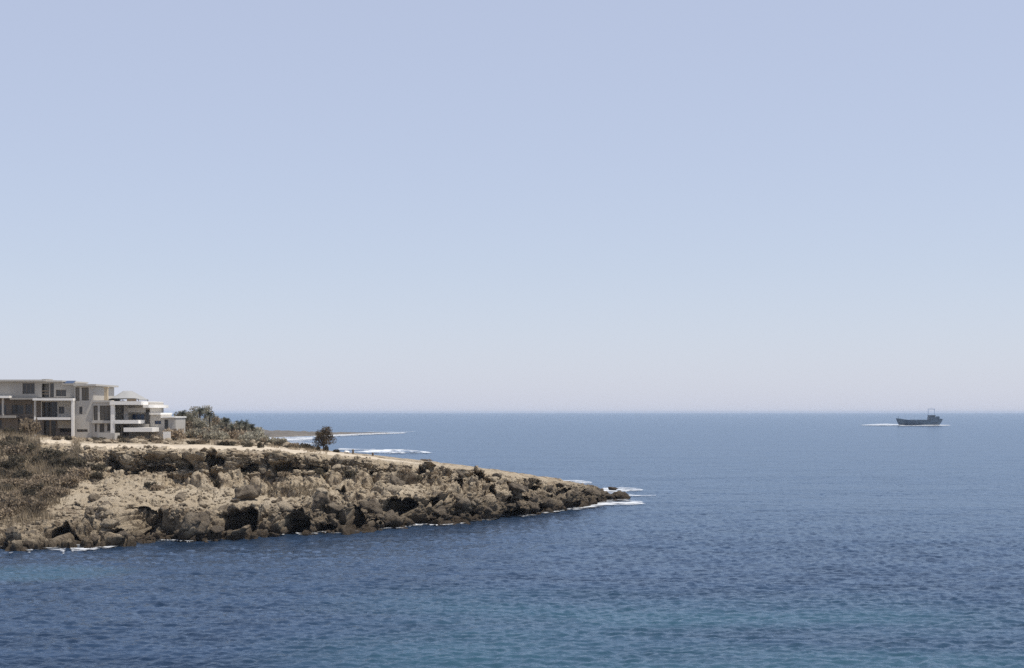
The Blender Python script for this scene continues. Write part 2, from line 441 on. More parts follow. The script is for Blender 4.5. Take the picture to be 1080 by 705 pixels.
# wobble of the waterline so that coves and points appear
lipw = fbm(np.stack([pxs * 0.06, pxs * 0 + 2, pxs * 0], 1), 4, 303, .65) * 2.6 * np.clip((650 - pxs) / 80, 0, 1)
C[7] = C[7] + lipw; C[5] = C[5] + lipw * 0.5
wob = fbm(np.stack([pxs * 0.035, pxs * 0, pxs * 0], 1), 4, 3) * 3.2 * np.clip((664 - pxs) / 60, 0, 1)
ctrl = [  # (Y, z) from under water in front to under water at the back
 (sY - 7 + wob, np.full_like(pxs, -3.2)),
 (sY + wob * 0.8, np.full_like(pxs, -0.1)),
 (np.maximum(C[3], sY + 0.6), zrow(C[2], C[3])),
 (C[5], zrow(C[4], C[5])),
 (C[7], zrow(C[6], C[7])),
 (C[8], C[9]),
 (C[10], np.full_like(pxs, -0.2)),
 (C[10] + 12, np.full_like(pxs, -4.0)),
]
rows_per = [12, 78, 84, 66, 84, 26, 4]
Ys, Zs, zone = [], [], []
for s, nr in enumerate(rows_per):
    for i in range(nr):
        t = i / nr
        (y0, z0), (y1, z1) = ctrl[s], ctrl[s + 1]
        tz = t
        if s == 1: tz = t ** 0.8
        Ys.append(y0 + (y1 - y0) * t); Zs.append(z0 + (z1 - z0) * tz); zone.append(s + t)
Ys.append(ctrl[-1][0]); Zs.append(ctrl[-1][1]); zone.append(len(rows_per))
Ys, Zs, zone = np.array(Ys), np.array(Zs), np.array(zone)
# soften the profile's corners
for arr in (Ys, Zs):
    for _ in range(6):
        arr[1:-1] = (arr[:-2] + 2 * arr[1:-1] + arr[2:]) / 4
NR, NC = Ys.shape
Xs = (pxs[None, :] - 540) * Ys / F
P0 = np.stack([Xs, Ys, Zs], 2)
du = np.gradient(P0, axis=1); dv = np.gradient(P0, axis=0)
N0 = np.cross(du, dv); N0 /= np.linalg.norm(N0, axis=2, keepdims=True) + 1e-9
zn = np.repeat(zone[:, None], NC, 1).ravel(); pcol = np.repeat(pxs[None, :], NR, 0).ravel()
P = P0.reshape(-1, 3); N = N0.reshape(-1, 3).copy()
N[:, 2] = np.clip(N[:, 2], 0.0, 1); N /= np.linalg.norm(N, axis=1, keepdims=True)
prow = HOR + F * (EYE - P[:, 2]) / P[:, 1]
lipz = np.repeat(ctrl[4][1][None, :], NR, 0).ravel()
Q = P + 0.9 * np.stack([fbm(P * 0.25, 3, 50), fbm(P * 0.25, 3, 60), fbm(P * 0.25, 3, 70)], 1)
def bulge(scale, seed, zs=1.35):
    """broken blocks: every cell stands out by its own amount, faces its own way and is parted from the next by a crack"""
    d1, d2, cid, dl = worley(Q * np.array([1 / scale, 1 / scale, zs / scale]), seed, True)
    edge = np.clip((d2 - d1) / 0.26, 0, 1)
    t1, t2, t3 = (cid * 7.13) % 1 - .5, (cid * 13.7) % 1 - .5, (cid * 29.3) % 1 - .5
    tilt = 1.5 * (dl[:, 0] * t1 + dl[:, 1] * t2 + dl[:, 2] * t3)
    return edge ** 0.6 * (0.40 + 0.95 * cid + tilt) - 0.6
low = fbm(P * 0.09, 3, 5)
rock = np.zeros(len(P))
rock += sstep(0.3, 1.1, zn) * (1 - sstep(1.75, 2.35, zn))             # shore rocks
rock += sstep(2.55, 3.05, zn) * (1 - sstep(3.85, 4.02, zn))           # upper cliff
mid = sstep(1.9, 2.3, zn) * (1 - sstep(2.6, 3.0, zn))
rock = np.clip(rock + mid * np.clip(0.25 + low * 1.5, 0.10, 0.9), 0, 1)
left = 1 - sstep(70, 115, pcol)                                        # scrubby bank on the left is smoother
rock *= 1 - 0.65 * left * sstep(1.3, 1.9, zn)
rightrock = sstep(400, 520, pcol)
rock = np.clip(rock + rightrock * mid * 0.6, 0, 1)
plat = sstep(3.9, 4.05, zn) * (1 - sstep(4.9, 5.3, zn))
lipz_ = sstep(3.85, 3.98, zn) * (1 - sstep(4.06, 4.24, zn))
rock += plat * (0.035 + 0.16 * sstep(480, 600, pcol))
rock += sstep(5.0, 5.4, zn) * 0.5 + 0.5 * lipz_ * np.clip(0.6 + low * 1.6, 0, 1.3)
hfac = np.clip(lipz / 6.2, 0.42, 1.0)
disp = (2.0 * bulge(5.2, 1) + 1.0 * bulge(2.2, 2) + 0.40 * bulge(0.95, 3) + 0.20 * bulge(0.45, 4) + 0.5 * fbm(P * 0.5, 3, 9)) * rock * hfac
disp += 0.10 * fbm(P * 0.6, 4, 21) * plat
out = N.copy(); fr_ = sstep(0.5, 1.0, zn) * (1 - sstep(3.7, 4.0, zn))
out[:, 1] -= 0.5 * fr_; out /= np.linalg.norm(out, axis=1, keepdims=True)
P1 = P + out * disp[:, None]
# notches and caves cut into the face: photo column, row, half width, half height, depth
CAVES = [(147, 549, 25, 15, 5), (66, 567, 19, 7, 4.0), (30, 565, 14, 4, 1.6), (250, 554, 23, 13, 5), (311, 557, 18, 11, 4.6), (377, 546, 11, 15, 3.8),
         (421, 533, 21, 10, 5), (120, 561, 9, 4, 1.8), (455, 530, 8, 5, 2.0), (470, 527, 7, 7, 2.2), (535, 543, 14, 5, 2.6), (545, 530, 12, 5, 2.0), (600, 534, 12, 3, 1.6), (580, 527, 8, 4, 1.5),
         (160, 497, 26, 5, 2.0), (225, 488, 12, 6, 1.8), (262, 497, 14, 7, 2.2), (300, 495, 16, 6, 2.4), (405, 499, 14, 5, 2.6), (118, 492, 8, 6, 1.6), (332, 494, 12, 5, 1.6), (505, 505, 14, 4, 1.8), (440, 497, 10, 4, 1.4), (195, 492, 9, 4, 1.3), (497, 541, 9, 4, 2.2), (515, 524, 7, 5, 2.4), (560, 516, 9, 4, 2.2), (592, 522, 8, 3.5, 1.8), (617, 521, 7, 3, 1.6), (626, 529, 6, 3, 1.4), (480, 514, 8, 4, 1.8), (568, 537, 7, 3, 1.8), (345, 556, 10, 5, 2.4), (355, 520, 9, 4, 1.6), (395, 552, 8, 4, 2)]
PR = prow.reshape(NR, NC)
def in_cave(px, py, f=1.15): return any(((px - c[0]) / c[2]) ** 2 + ((py - c[1]) / c[3]) ** 2 < f * f for c in CAVES)
wx = fbm(P * 0.6, 2, 33) * 5; wy = fbm(P * 0.6, 2, 43) * 4
for (cx, cy, hw, hh, dep) in CAVES:
    r = np.sqrt(((pcol + wx - cx) / hw) ** 2 + ((prow + wy - cy) / hh) ** 2)
    P1[:, 1] += 1.5 * dep * (1 - sstep(0.7, 1.0, r)) * (zn > 0.9) * (zn < 4.0)
# the upper ledge juts out over the hollow below it
lip = sstep(3.60, 3.85, zn) * (1 - sstep(3.95, 4.15, zn))
P1[:, 1] -= 1.0 * lip * hfac * (0.5 + fbm(P * 0.2, 2, 77)) * (1 - left)
sandv = np.clip(plat * (1.0 - 0.5 * sstep(500, 600, pcol)) + mid * np.clip(0.95 - low * 1.2, 0, 1) * (1 - 0.55 * rightrock), 0, 1)
sandv = np.clip(sandv - 0.45 * lipz_, 0, 1)
sandv = np.clip(sandv - 0.35 * left * (zn < 3.5), 0, 1)
sandv *= (1 - 0.5 * sstep(4.35, 4.7, zn))
idx = np.arange(NR * NC).reshape(NR, NC)
quads = np.stack([idx[:-1, :-1], idx[:-1, 1:], idx[1:, 1:], idx[1:, :-1]], 2).reshape(-1, 4)
me = np_mesh('headland', P1, quads, M['headland'], True)
a = me.attributes.new('sand', 'FLOAT', 'POINT'); a.data.foreach_set('value', sandv.astype(np.float32))
tag(link('headland', me), kind='structure')
G = P1.reshape(NR, NC, 3); ZN = zone
GR = HOR + F * (EYE - G[:, :, 2]) / G[:, :, 1]
GX = 540 + F * G[:, :, 0] / G[:, :, 1]

def ground(px, py, zmin=0.95, zmax=5.0):
    """nearest point of the headland surface seen at photo px, py"""
    m = ((ZN >= zmin) & (ZN <= zmax))
    rr = np.where(m)[0]
    d = (GX[rr] - px) ** 2 + (GR[rr] - py) ** 2 * 2
    k = np.unravel_index(np.argmin(d), d.shape)
    return Vector(G[rr[k[0]], k[1]])
def ground_xy(px, Y):
    j = int(np.argmin(np.abs(pxs - px)))
    col = Ys[:, j]; rr = np.where((ZN >= 3.9) & (ZN <= 6))[0]
    i = rr[int(np.argmin(np.abs(col[rr] - Y)))]
    return Vector(G[i, j])

# sandy track along the top, its own sheet lying on the headland
pw = fbm(np.stack([pxs * 0.03, pxs * 0, pxs * 0 + 4], 1), 3, 90)
y_in = np.interp(pxs, [-260, 60, 100, 330, 400, 470], [211, 207, 203.5, 205, 208, 215]) + pw * 2.2
y_out = np.interp(pxs, [-260, 40, 100, 250, 330, 400, 470], [216, 216, 223, 226, 221, 216, 216]) + pw * 3.0
keep = (Ys > y_in) & (Ys < y_out) & (pxs[None, :] < 462) & (pxs[None, :] > 42)
used = keep[:-1, :-1] & keep[1:, :-1] & keep[:-1, 1:] & keep[1:, 1:]
qf = quads[used.ravel()]
u, inv = np.unique(qf.ravel(), return_inverse=True)
tag(link('path', np_mesh('path', P1[u] + np.array([0, 0, 0.03]), inv.reshape(-1, 4), M['path'], True)), kind='structure')

# ------------------------------------------------------------------ far shore: a low sandy spit across the bay
fp = np.arange(60, 412, 1.5)
ff = np.interp(fp, [60, 230, 290, 330, 360, 400, 434], [464, 463, 461.5, 460, 459, 458, 457.2])
crest = np.interp(fp, [60, 230, 290, 320, 350, 395, 412], [4.2, 3.8, 2.7, 1.7, 0.7, 0.35, 0.02])
fy = EYE * F / (ff - HOR)
Vf = []
prof = [(-6, -0.6), (2, 0.15), (30, 0.55), (80, 1.0), (150, 0.9), (260, -0.6)]
for (dy, k) in prof:
    Y = fy + dy * np.interp(fp, [60, 320, 434], [1, 0.8, 0.25])
    n_ = fbm(np.stack([fp * 0.15, Y * 0.03, Y * 0], 1), 3, 8)
    z = crest * k * (1 + 0.5 * n_) if k > 0 else np.full_like(fp, -0.8)
    Vf.append(np.stack([(fp - 540) * Y / F, Y, z], 1))
Vf = np.array(Vf); ii = np.arange(Vf.shape[0] * Vf.shape[1]).reshape(Vf.shape[:2])
qf = np.stack([ii[:-1, :-1], ii[:-1, 1:], ii[1:, 1:], ii[1:, :-1]], 2).reshape(-1, 4)
tag(link('far_shore', np_mesh('far_shore', Vf.reshape(-1, 3), qf, M['far_sand'], True)), kind='structure')

# ------------------------------------------------------------------ foam
def foam_strip(name, pts, mat, z=0.16, hump=0.0, n=160, seed=0):
    """pts = (px, row of the far edge, row of the near edge) along the strip"""
    A = np.array(pts, float); t = np.linspace(A[0, 0], A[-1, 0], n)
    r0, r1 = np.interp(t, A[:, 0], A[:, 1]), np.interp(t, A[:, 0], A[:, 2])
    rows = 9; V, E = [], []
    for k in range(rows):
        f = k / (rows - 1)
        r = r0 + (r1 - r0) * f
        Y = EYE * F / (r - HOR)
        V.append(np.stack([(t - 540) * Y / F, Y, z + hump * (sin(pi * f) ** 2) * np.sin(np.pi * np.linspace(0, 1, n))], 1))
        E.append(np.full(n, sin(pi * f)) * np.clip(np.minimum(np.arange(n), n - 1 - np.arange(n)) / (0.06 * n), 0, 1))
    V = np.array(V); ii = np.arange(rows * n).reshape(rows, n)
    q = np.stack([ii[1:, :-1], ii[1:, 1:], ii[:-1, 1:], ii[:-1, :-1]], 2).reshape(-1, 4)
    me = np_mesh(name, V.reshape(-1, 3), q, mat, True)
    at_ = me.attributes.new('edge', 'FLOAT', 'POINT'); at_.data.foreach_set('value', np.array(E).ravel().astype(np.float32))
    return tag(link(name, me), kind='stuff')
shore_px = np.interp
def shore_foam(x0, x1, up, dn, mat):
    xs = np.linspace(x0, x1, 24)
    jj = [int(np.argmin(np.abs(pxs - x))) for x in xs]
    pts = []
    for x, j in zip(xs, jj):
        c = np.where((G[:, j, 2] > 0.0) & (ZN > 0.2))[0]
        r = GR[c[0], j] if len(c) else 528
        pts.append((x, r - up, r + dn))
    foam_strip('shore_foam', pts, mat, n=200)
shore_foam(4, 108, 3, 7.0, M['lace'])
shore_foam(-20, 215, 2, 3.2, M['thin_foam'])
shore_foam(168, 202, 2, 3.0, M['foam'])
shore_foam(205, 400, 2, 2.8, M['thin_foam'])
shore_foam(322, 352, 2, 2.4, M['foam'])
shore_foam(396, 452, 2, 2.4, M['foam'])
shore_foam(440, 480, 2, 3.4, M['foam'])
shore_foam(480, 560, 2, 2.8, M['thin_foam'])
shore_foam(548, 616, 2, 3.0, M['foam'])
foam_strip('shore_foam', [(600, 536, 541), (622, 532, 538.5), (636, 527, 536.5), (652, 524, 536.5), (668, 526.5, 536), (682, 530.0, 533)], M['surf'])
foam_strip('shore_foam', [(634, 513, 522), (645, 512, 525), (658, 513.5, 522), (668, 515, 520), (680, 516.6, 518.4)], M['surf'])
foam_strip('shore_foam', [(586, 506.5, 511), (608, 506, 512), (626, 508, 513)], M['foam'])
foam_strip('shore_foam', [(655, 520, 526), (676, 522, 525.5), (694, 523, 524.5)], M['thin_foam'])
foam_strip('breaker_foam', [(326, 459.2, 463), (365, 458.0, 461.2), (400, 456.8, 459.2), (432, 456.0, 457.8)], M['surf'], 0.25, .4)
foam_strip('breaker_foam', [(262, 460.5, 465), (300, 460.5, 467), (333, 459.5, 466)], M['surf'], 0.25)
foam_strip('breaker_foam', [(290, 464, 472), (312, 463, 473), (340, 464, 472)], M['thin_foam'], 0.18)
foam_strip('breaker_foam', [(366, 476.6, 479.2), (395, 476.6, 479), (410, 476.4, 479.2), (424, 475.6, 479.6), (438, 476.6, 479.2), (458, 477.4, 479)], M['surf'], 0.2, 1.1)
foam_strip('breaker_foam', [(355, 473.0, 475.8), (398, 474, 475.4)], M['foam'], 0.18)
foam_strip('breaker_foam', [(385, 455.3, 456.2), (440, 455, 456)], M['thin_foam'], 0.18)

# ------------------------------------------------------------------ boulders
import bmesh
def rock_mesh(seed, mat, sub=3, flat=0.75):
    bm = bmesh.new(); bmesh.ops.create_icosphere(bm, subdivisions=sub, radius=1)
    V = np.array([v.co[:] for v in bm.verts]); Fc = np.array([[v.index for v in f.verts] for f in bm.faces]); bm.free()
    r = np.random.default_rng(seed)
    for _ in range(19):                                  # broken faces
        d = r.normal(size=3); d /= np.linalg.norm(d); c = r.uniform(0.45, 0.85)
        s = V @ d; V = V - np.outer(np.maximum(s - c, 0) * 0.9, d)
    n = V / np.linalg.norm(V, axis=1, keepdims=True)
    d1, d2, cid = worley(V * 1.3 + seed, seed)
    V = V + n * (0.26 * np.sqrt(np.clip((d2 - d1) / 0.3, 0, 1)) - 0.16 + 0.30 * fbm(V * 1.5 + seed * 3, 5, seed, .6))[:, None]
    V *= np.array([r.uniform(0.95, 1.25), r.uniform(0.8, 1.1), flat * r.uniform(0.85, 1.15)])
    return np_mesh('boulder', V, Fc, mat, True)
ROCKS = {k: [rock_mesh(s * 7 + i * 13 + 1, M[k]) for i in range(5)] for s, k in enumerate(('pale_rock', 'brown_rock', 'dark_rock'))}
def boulder(px, py, size, kind, label, group=None, rz=None, sc=None, zr=(0.95, 5.0), sink=0.25, name='boulder'):
    p = ground(px, py, *zr)
    o = link(name, random.choice(ROCKS[kind]), None, (p.x, p.y, p.z + size * (0.5 - sink) * 0.6))
    o.rotation_euler = (random.uniform(-.3, .3), random.uniform(-.3, .3), random.uniform(0, 6.28) if rz is None else rz)
    s = size / 2
    o.scale = (s * random.uniform(.9, 1.15), s * random.uniform(.9, 1.1), s * random.uniform(.85, 1.1)) if sc is None else tuple(s * c for c in sc)
    return tag(o, label, 'rock', group)
NAMED = [
 (112, 540, 2.3, 'brown_rock', 'squat brown boulder in the trio on the pale sandy chute left of the large cave'),
 (98, 541, 1.9, 'brown_rock', 'smaller brown boulder leaning on the left end of the boulder trio by the sandy chute'),
 (101, 527, 1.8, 'brown_rock', 'square topped brown boulder, uppermost of the trio below the scrubby bank'),
 (116, 547, 2.2, 'pale_rock', 'pale upright boulder directly left of the large dark cave'),
 (116, 557, 2.4, 'pale_rock', 'pale sloping boulder under the upright one at the foot of the large cave'),
 (172, 556, 2.4, 'pale_rock', 'pale rounded boulder at the right lip of the large dark cave'),
 (259, 527, 4.2, 'brown_rock', 'big rounded grey brown boulder beside the bright sandy fan in mid slope'),
 (190, 528, 2.0, 'brown_rock', 'brown boulder at the left edge of the bright sandy fan'),
 (205, 562, 4.4, 'brown_rock', 'broad low brown rock slab by the water below the sandy fan'),
 (300, 540, 2.8, 'pale_rock', 'pale broken boulder above the round black cave hole'),
 (340, 531, 2.6, 'brown_rock', 'dark edged boulder right of the grassy strip in mid slope'),
 (118, 494, 2.4, 'brown_rock', 'round topped tan boulder sitting just under the cliff edge near the scrub'),
 (155, 493, 2.6, 'brown_rock', 'long tan boulder wedged under the cliff edge above a dark hollow'),
 (418, 514, 3.0, 'brown_rock', 'rounded leaning boulder perched on the mid ledge over the darkest overhang'),
 (414, 522, 2.8, 'pale_rock', 'flat pale boulder lying below the leaning one on the mid ledge'),
 (391, 540, 3.6, 'brown_rock', 'tall pale grey block standing between two black clefts above the shore'),
 (413, 551, 3.2, 'brown_rock', 'wide boulder at the waterline below the darkest overhang'),
 (356, 541, 3.2, 'brown_rock', 'knobbly brown block left of the narrow black cleft'),
 (464, 543, 2.8, 'brown_rock', 'pointed grey boulder beside the white wash at the shore'),
 (488, 537, 3.0, 'brown_rock', 'tilted slab of brown rock sloping down to the right above the shore'),
 (545, 520, 3.4, 'brown_rock', 'large rounded brown boulder in the middle of the narrowing point'),
 (575, 533, 2.6, 'dark_rock', 'dark boulder with a grey top near the end of the point'),
 (608, 531, 2.6, 'dark_rock', 'dark rock with a pale grey face, the last big one before the surf'),
 (622, 523, 2.4, 'dark_rock', 'dark jagged rock on the very end of the point'),
 (560, 540, 3.2, 'brown_rock', 'low tan rock shelf awash at the waterline near the end of the point'),
]
for (px, py, sz, k, lab) in NAMED: boulder(px, py, sz, k, lab)
o = boulder(653, 524.5, 2.7, 'brown_rock', 'lone brown rock standing in white surf just off the tip of the point', name='sea_rock', zr=(0, 7), sc=(1.45, 1.0, 1.0), rz=0.1)
pw_ = water(654, 527.5); o.location = (pw_[0], pw_[1] + 1, 0.45)
o = boulder(640, 514, 1.6, 'dark_rock', 'small dark rock poking up behind the tip of the point', name='sea_rock', zr=(0, 7), sc=(1.6, 0.8, 0.8), rz=0.0)
pw_ = water(646, 518.0); o.location = (pw_[0], pw_[1], 0.45)

def scatter(n, xr, kind_w, sizes, label, group, zr, name='boulder', cond=None):
    rr = np.where((ZN >= zr[0]) & (ZN <= zr[1]))[0]
    made = 0
    while made < n:
        i = random.choice(rr); px = random.uniform(*xr); j = int(np.argmin(np.abs(pxs - px)))
        p = G[i, j]
        if p[2] < -0.2 or in_cave(px, PR[i, j]) or (cond and not cond(px, GR[i, j], p)): continue
        k = random.choices(list(kind_w), list(kind_w.values()))[0]
        s = random.uniform(*sizes) * (0.75 if random.random() < .5 else 1.0)
        o = link(name, random.choice(ROCKS[k]), None, (p[0], p[1], p[2] + s * 0.12))
        o.rotation_euler = (random.uniform(-.4, .4), random.uniform(-.4, .4), random.uniform(0, 6.28)); h = s / 2
        o.scale = (h * random.uniform(.9, 1.3), h * random.uniform(.8, 1.1), h * random.uniform(.75, 1.1))
        tag(o, label, 'rock', group); made += 1
scatter(56, (-40, 640), {'dark_rock': 5, 'brown_rock': 3}, (0.8, 2.3), 'dark sea worn boulder at the waterline of the headland', 'boulders along the waterline', (1.0, 1.35))
scatter(46, (60, 600), {'brown_rock': 4, 'pale_rock': 3, 'dark_rock': 1}, (0.7, 2.0), 'weathered tan boulder strewn on the lower slope of the headland', 'boulders strewn on the lower slope', (1.4, 2.3))
scatter(34, (85, 420), {'pale_rock': 4, 'brown_rock': 3}, (0.5, 1.3), 'small pale rock lying on the sandy bench below the cliff', 'small rocks on the sandy bench', (2.2, 2.85))
scatter(46, (80, 560), {'brown_rock': 4, 'pale_rock': 4}, (0.9, 2.2), 'brown rock jutting from the band of cliff under the clifftop edge', 'rocks in the upper cliff band', (3.0, 3.85))
scatter(30, (70, 600), {'brown_rock': 3, 'pale_rock': 4}, (0.5, 1.4), 'weathered rock on the very edge of the clifftop above the cliff band', 'rocks along the clifftop edge', (3.93, 4.10))
scatter(24, (520, 644), {'dark_rock': 5, 'brown_rock': 2}, (1.1, 2.4), 'dark jagged boulder on the slope of the narrowing point', 'boulders on the end of the point', (1.3, 3.9))
# pale rocks of the verge between the track and the villas
rr = 0
for k in range(40):
    px = random.uniform(55, 320); p = ground_xy(px, random.uniform(225, 246) if px < 260 else random.uniform(222, 238))
    s = random.uniform(0.6, 1.7)
    o = link('boulder', random.choice(ROCKS['pale_rock']), None, (p.x, p.y, p.z + s * 0.15)); o.scale = (s * .6, s * .5, s * .5); o.rotation_euler = (0, 0, random.uniform(0, 6))
    tag(o, 'pale rock in the rubble verge between the sandy track and the villas', 'rock', 'pale rocks in the verge')
# loose rubble nobody could count, lying in drifts
def sandy(p): return sin(p[0] * .55 + 1.3 * sin(p[1] * .4)) + .6 * sin(p[0] * .21 + 2) + random.uniform(-.7, .7) > .75
def rubble():
    bm = bmesh.new(); bmesh.ops.create_icosphere(bm, subdivisions=1, radius=1)
    B = np.array([v.co[:] for v in bm.verts]); Fc = np.array([[v.index for v in f.verts] for f in bm.faces]); bm.free()
    Vs, Fs = [], []; n = 0
    rr = np.where((ZN >= 1.5) & (ZN <= 4.12))[0]
    for k in range(5200):
        i = random.choice(rr); j = int(np.argmin(np.abs(pxs - random.uniform(-30, 640)))); p = G[i, j]
        if in_cave(pxs[j], PR[i, j]) or 2.1 < ZN[i] < 3 and sandy(p): continue
        s = random.uniform(0.08, 0.20) + 0.22 * random.random() ** 3
        b = B * rng.uniform(0.6, 1.25, (len(B), 1)) * np.array([1, 1, .7]) * s
        Vs.append(b + p + np.array([0, 0, s * .3])); Fs.append(Fc + n); n += len(B)
    tag(link('rubble', np_mesh('rubble', np.concatenate(Vs), np.concatenate(Fs), M['pale_rock'], False)), kind='stuff')
rubble()

# ------------------------------------------------------------------ plants
def leaf_cloud(blobs, n, size, seed, squash=1.0, up=0.0):
    r = np.random.default_rng(seed)
    wts = np.array([b[3] * b[4] * b[5] for b in blobs]); wts = wts / wts.sum()
    which = r.choice(len(blobs), n, p=wts)
    B = np.array(blobs)[which]
    d = r.normal(size=(n, 3)); d /= np.linalg.norm(d, axis=1, keepdims=True)
    rad = r.uniform(0, 1, n) ** 0.45
    c = B[:, :3] + d * rad[:, None] * B[:, 3:6]
    a = r.normal(size=(n, 3)); a[:, 2] += up; a /= np.linalg.norm(a, axis=1, keepdims=True)
    b = np.cross(a, r.normal(size=(n, 3))); b /= np.linalg.norm(b, axis=1, keepdims=True)
    s = size * r.uniform(0.6, 1.4, n)[:, None]
    V = np.stack([c - a * s - b * s * .2, c - b * s * .45 , c + a * s, c + b * s * .45], 1).reshape(-1, 3)
    V[:, 2] = np.maximum(V[:, 2], 0.0)
    return V, np.arange(4 * n).reshape(n, 4)

def make_bush(seed, mat, w=1.0, h=0.7, n=420, leaf=0.11):
    r = random.Random(seed)
    blobs = [(0, 0, h * .45, w * .55, w * .55, h * .5)]
    for k in range(7):
        a = r.uniform(0, 6.28); d = r.uniform(.3, .7) * w
        q = r.uniform(.22, .42)
        blobs.append((d * cos(a), d * sin(a), h * r.uniform(.25, .7), w * q, w * q, h * q * 1.1))
    V, Fc = leaf_cloud(blobs, n, leaf, seed, up=.8)
    root = empty('bush', (0, 0, 0))
    link('foliage', np_mesh('foliage', V, Fc, mat), root)
    mb = MB()
    for k in range(7):
        a = r.uniform(0, 6.28)
        mb.tube([(0, 0, -.15), (cos(a) * w * .25, sin(a) * w * .25, h * .4), (cos(a) * w * .5, sin(a) * w * .5, h * .75)], [.04, .025, .01], 4)
    mb.build('stems', M['bark'], root)
    return root
BUSH = {'scrub': [make_bush(100 + i, M['scrub']) for i in range(4)],
        'grey': [make_bush(300 + i, M['grey_leaf'], 1.0, 0.8, 420) for i in range(3)],
        'dark': [make_bush(200 + i, M['dark_scrub'], 1.0, 0.75, 520) for i in range(4)]}
protos = [b for v in BUSH.values() for b in v]
def put_bush(kind, p, sc, label, group=None, cat='bush'):
    o = copy_tree(random.choice(BUSH[kind]), (p[0], p[1], p[2] - 0.05), random.uniform(0, 6.28), sc)
    return tag(o, label, cat, group)
# dense scrub on the left bank
bank = []
tries = 0
while len(bank) < 96 and tries < 5000:
    tries += 1
    px, py = random.uniform(-50, 84), random.uniform(466, 547)
    if px > 90 - abs(py - 497) * 0.55 + random.gauss(0, 6) and py > 503: continue
    if 44 < px < 74 and 466 < py < 481: continue
    if px > 60 and py < 483: continue
    if py > 525 and px > 52 - (py - 525) * 0.9: continue
    p = ground(px, py, 1.5, 4.2); bank.append((p, px, py))
for p, px, py in bank:
    dk = (random.random() < .5) if py < 512 else (random.random() < .12)
    s = random.uniform(1.1, 2.2)
    put_bush('dark' if dk else 'scrub', p, (s, s, s * random.uniform(.8, 1.25)), 'dry brown scrub bush crowding the sloping bank below the villas', 'scrub bushes on the left bank')
# verge between the track and the houses
for k in range(58):
    px = random.uniform(58, 330); Y = random.uniform(227, 249) if px < 240 else random.uniform(224, 240)
    if px > 300: Y = random.uniform(222, 232)
    p = ground_xy(px, Y); s = random.uniform(.6, 1.35)
    put_bush(random.choice(['dark', 'dark', 'scrub']), p, (s, s, s * random.uniform(.7, 1.1)), 'low dry bush on the rubble verge behind the sandy track', 'low bushes on the verge')
put_bush('dark', ground_xy(236, 226), (2.6, 1.2, 1.0), 'long low dark bush spreading along the back edge of the sandy track')
put_bush('dark', ground_xy(262, 219), (1.7, 1.3, 1.2), 'dark bush at the edge of the track in front of the short palms')
put_bush('dark', ground_xy(274, 217), (0.8, 0.8, 1.45), 'upright dark bush on the track edge between the palms and the lone tree')
put_bush('dark', ground_xy(203, 226), (1.0, 1.0, 0.9), 'small round dark bush alone on the pale verge below the grey grove')
put_bush('dark', ground_xy(132, 236), (1.3, 1.2, 1.1), 'dark bush at the right end of the low white garden wall')
put_bush('dark', ground_xy(355, 225), (0.9, 0.8, 0.7), 'low dark bush just right of the lone tree at the seaward edge')
put_bush('scrub', ground_xy(448, 226), (1.3, 0.7, 0.5), 'flat dry bush on the skyline of the point beyond the breaking wave')
put_bush('scrub', ground_xy(32, 243), (3.0, 2.6, 4.4), 'tall round olive brown bush in front of the dark ground floor of the big villa')
put_bush('dark', ground_xy(10, 240), (2.8, 2.0, 2.0), 'wide dark bush at the left edge before the big villa')
# shrubs rooted on the face
for (px, py, s) in [(105, 497, 1.5), (101, 504, 1.2), (143, 500, 1.1), (217, 511, 1.3), (229, 512, 1.2), (262, 503, 1.1), (300, 503, 1.2), (335, 500, 1.2), (290, 518, .9), (166, 517, 1.2), (157, 514, 1.1), (370, 503, 1.3), (440, 507, 1.2), (455, 503, 1.2), (427, 500, 1.2)]:
    put_bush(random.choice(['dark', 'scrub']), ground(px, py, 1.5, 4.0), (s, s, s), 'dark scrub clinging to the rock face of the headland', 'shrubs on the cliff face')

def grass(name, n, place, hmin, hmax):
    Vs = []
    for k in range(n):
        p = place()
        if p is None: continue
        h = random.uniform(hmin, hmax); a = random.uniform(0, 6.28); lx, ly = random.gauss(0, .3) * h, random.gauss(0, .3) * h
        w_ = 0.035 + 0.03 * random.random()
        Vs += [(p[0] - cos(a) * w_, p[1] - sin(a) * w_, p[2] - .05), (p[0] + cos(a) * w_, p[1] + sin(a) * w_, p[2] - .05), (p[0] + lx, p[1] + ly, p[2] + h)]
    return tag(link(name, np_mesh(name, np.array(Vs), np.arange(len(Vs)).reshape(-1, 3), M['grass'])), kind='stuff')
bank_rows = np.where((ZN > 1.7) & (ZN < 4.2))[0]
def bank_place():
    i = random.choice(bank_rows); px = random.uniform(-60, 84); j = int(np.argmin(np.abs(pxs - px))); py = GR[i, j]
    if (py > 500 and px > 78 - (py - 497) * 0.62 + 9 * sin(py * .37) + random.gauss(0, 6)) or py > 549 + random.gauss(0, 4): return None
    if 42 < px < 76 and 464 < py < 482: return None
    g = G[i, j]; return (g[0] + random.uniform(-.1, .1), g[1] + random.uniform(-.1, .1), g[2])
grass('dry_grass', 30000, bank_place, .35, 1.2)
bench_rows = np.where((ZN > 2.2) & (ZN < 3.0))[0]
def bench_place():
    i = random.choice(bench_rows); px = random.uniform(282, 345); j = int(np.argmin(np.abs(pxs - px)))
    if abs(GR[i, j] - 518) > 6 + 2 * sin(px): return None
    return tuple(G[i, j])
grass('dry_grass', 12000, bench_place, .15, .45)
verge_rows = np.where((ZN > 4.35) & (ZN < 4.9))[0]
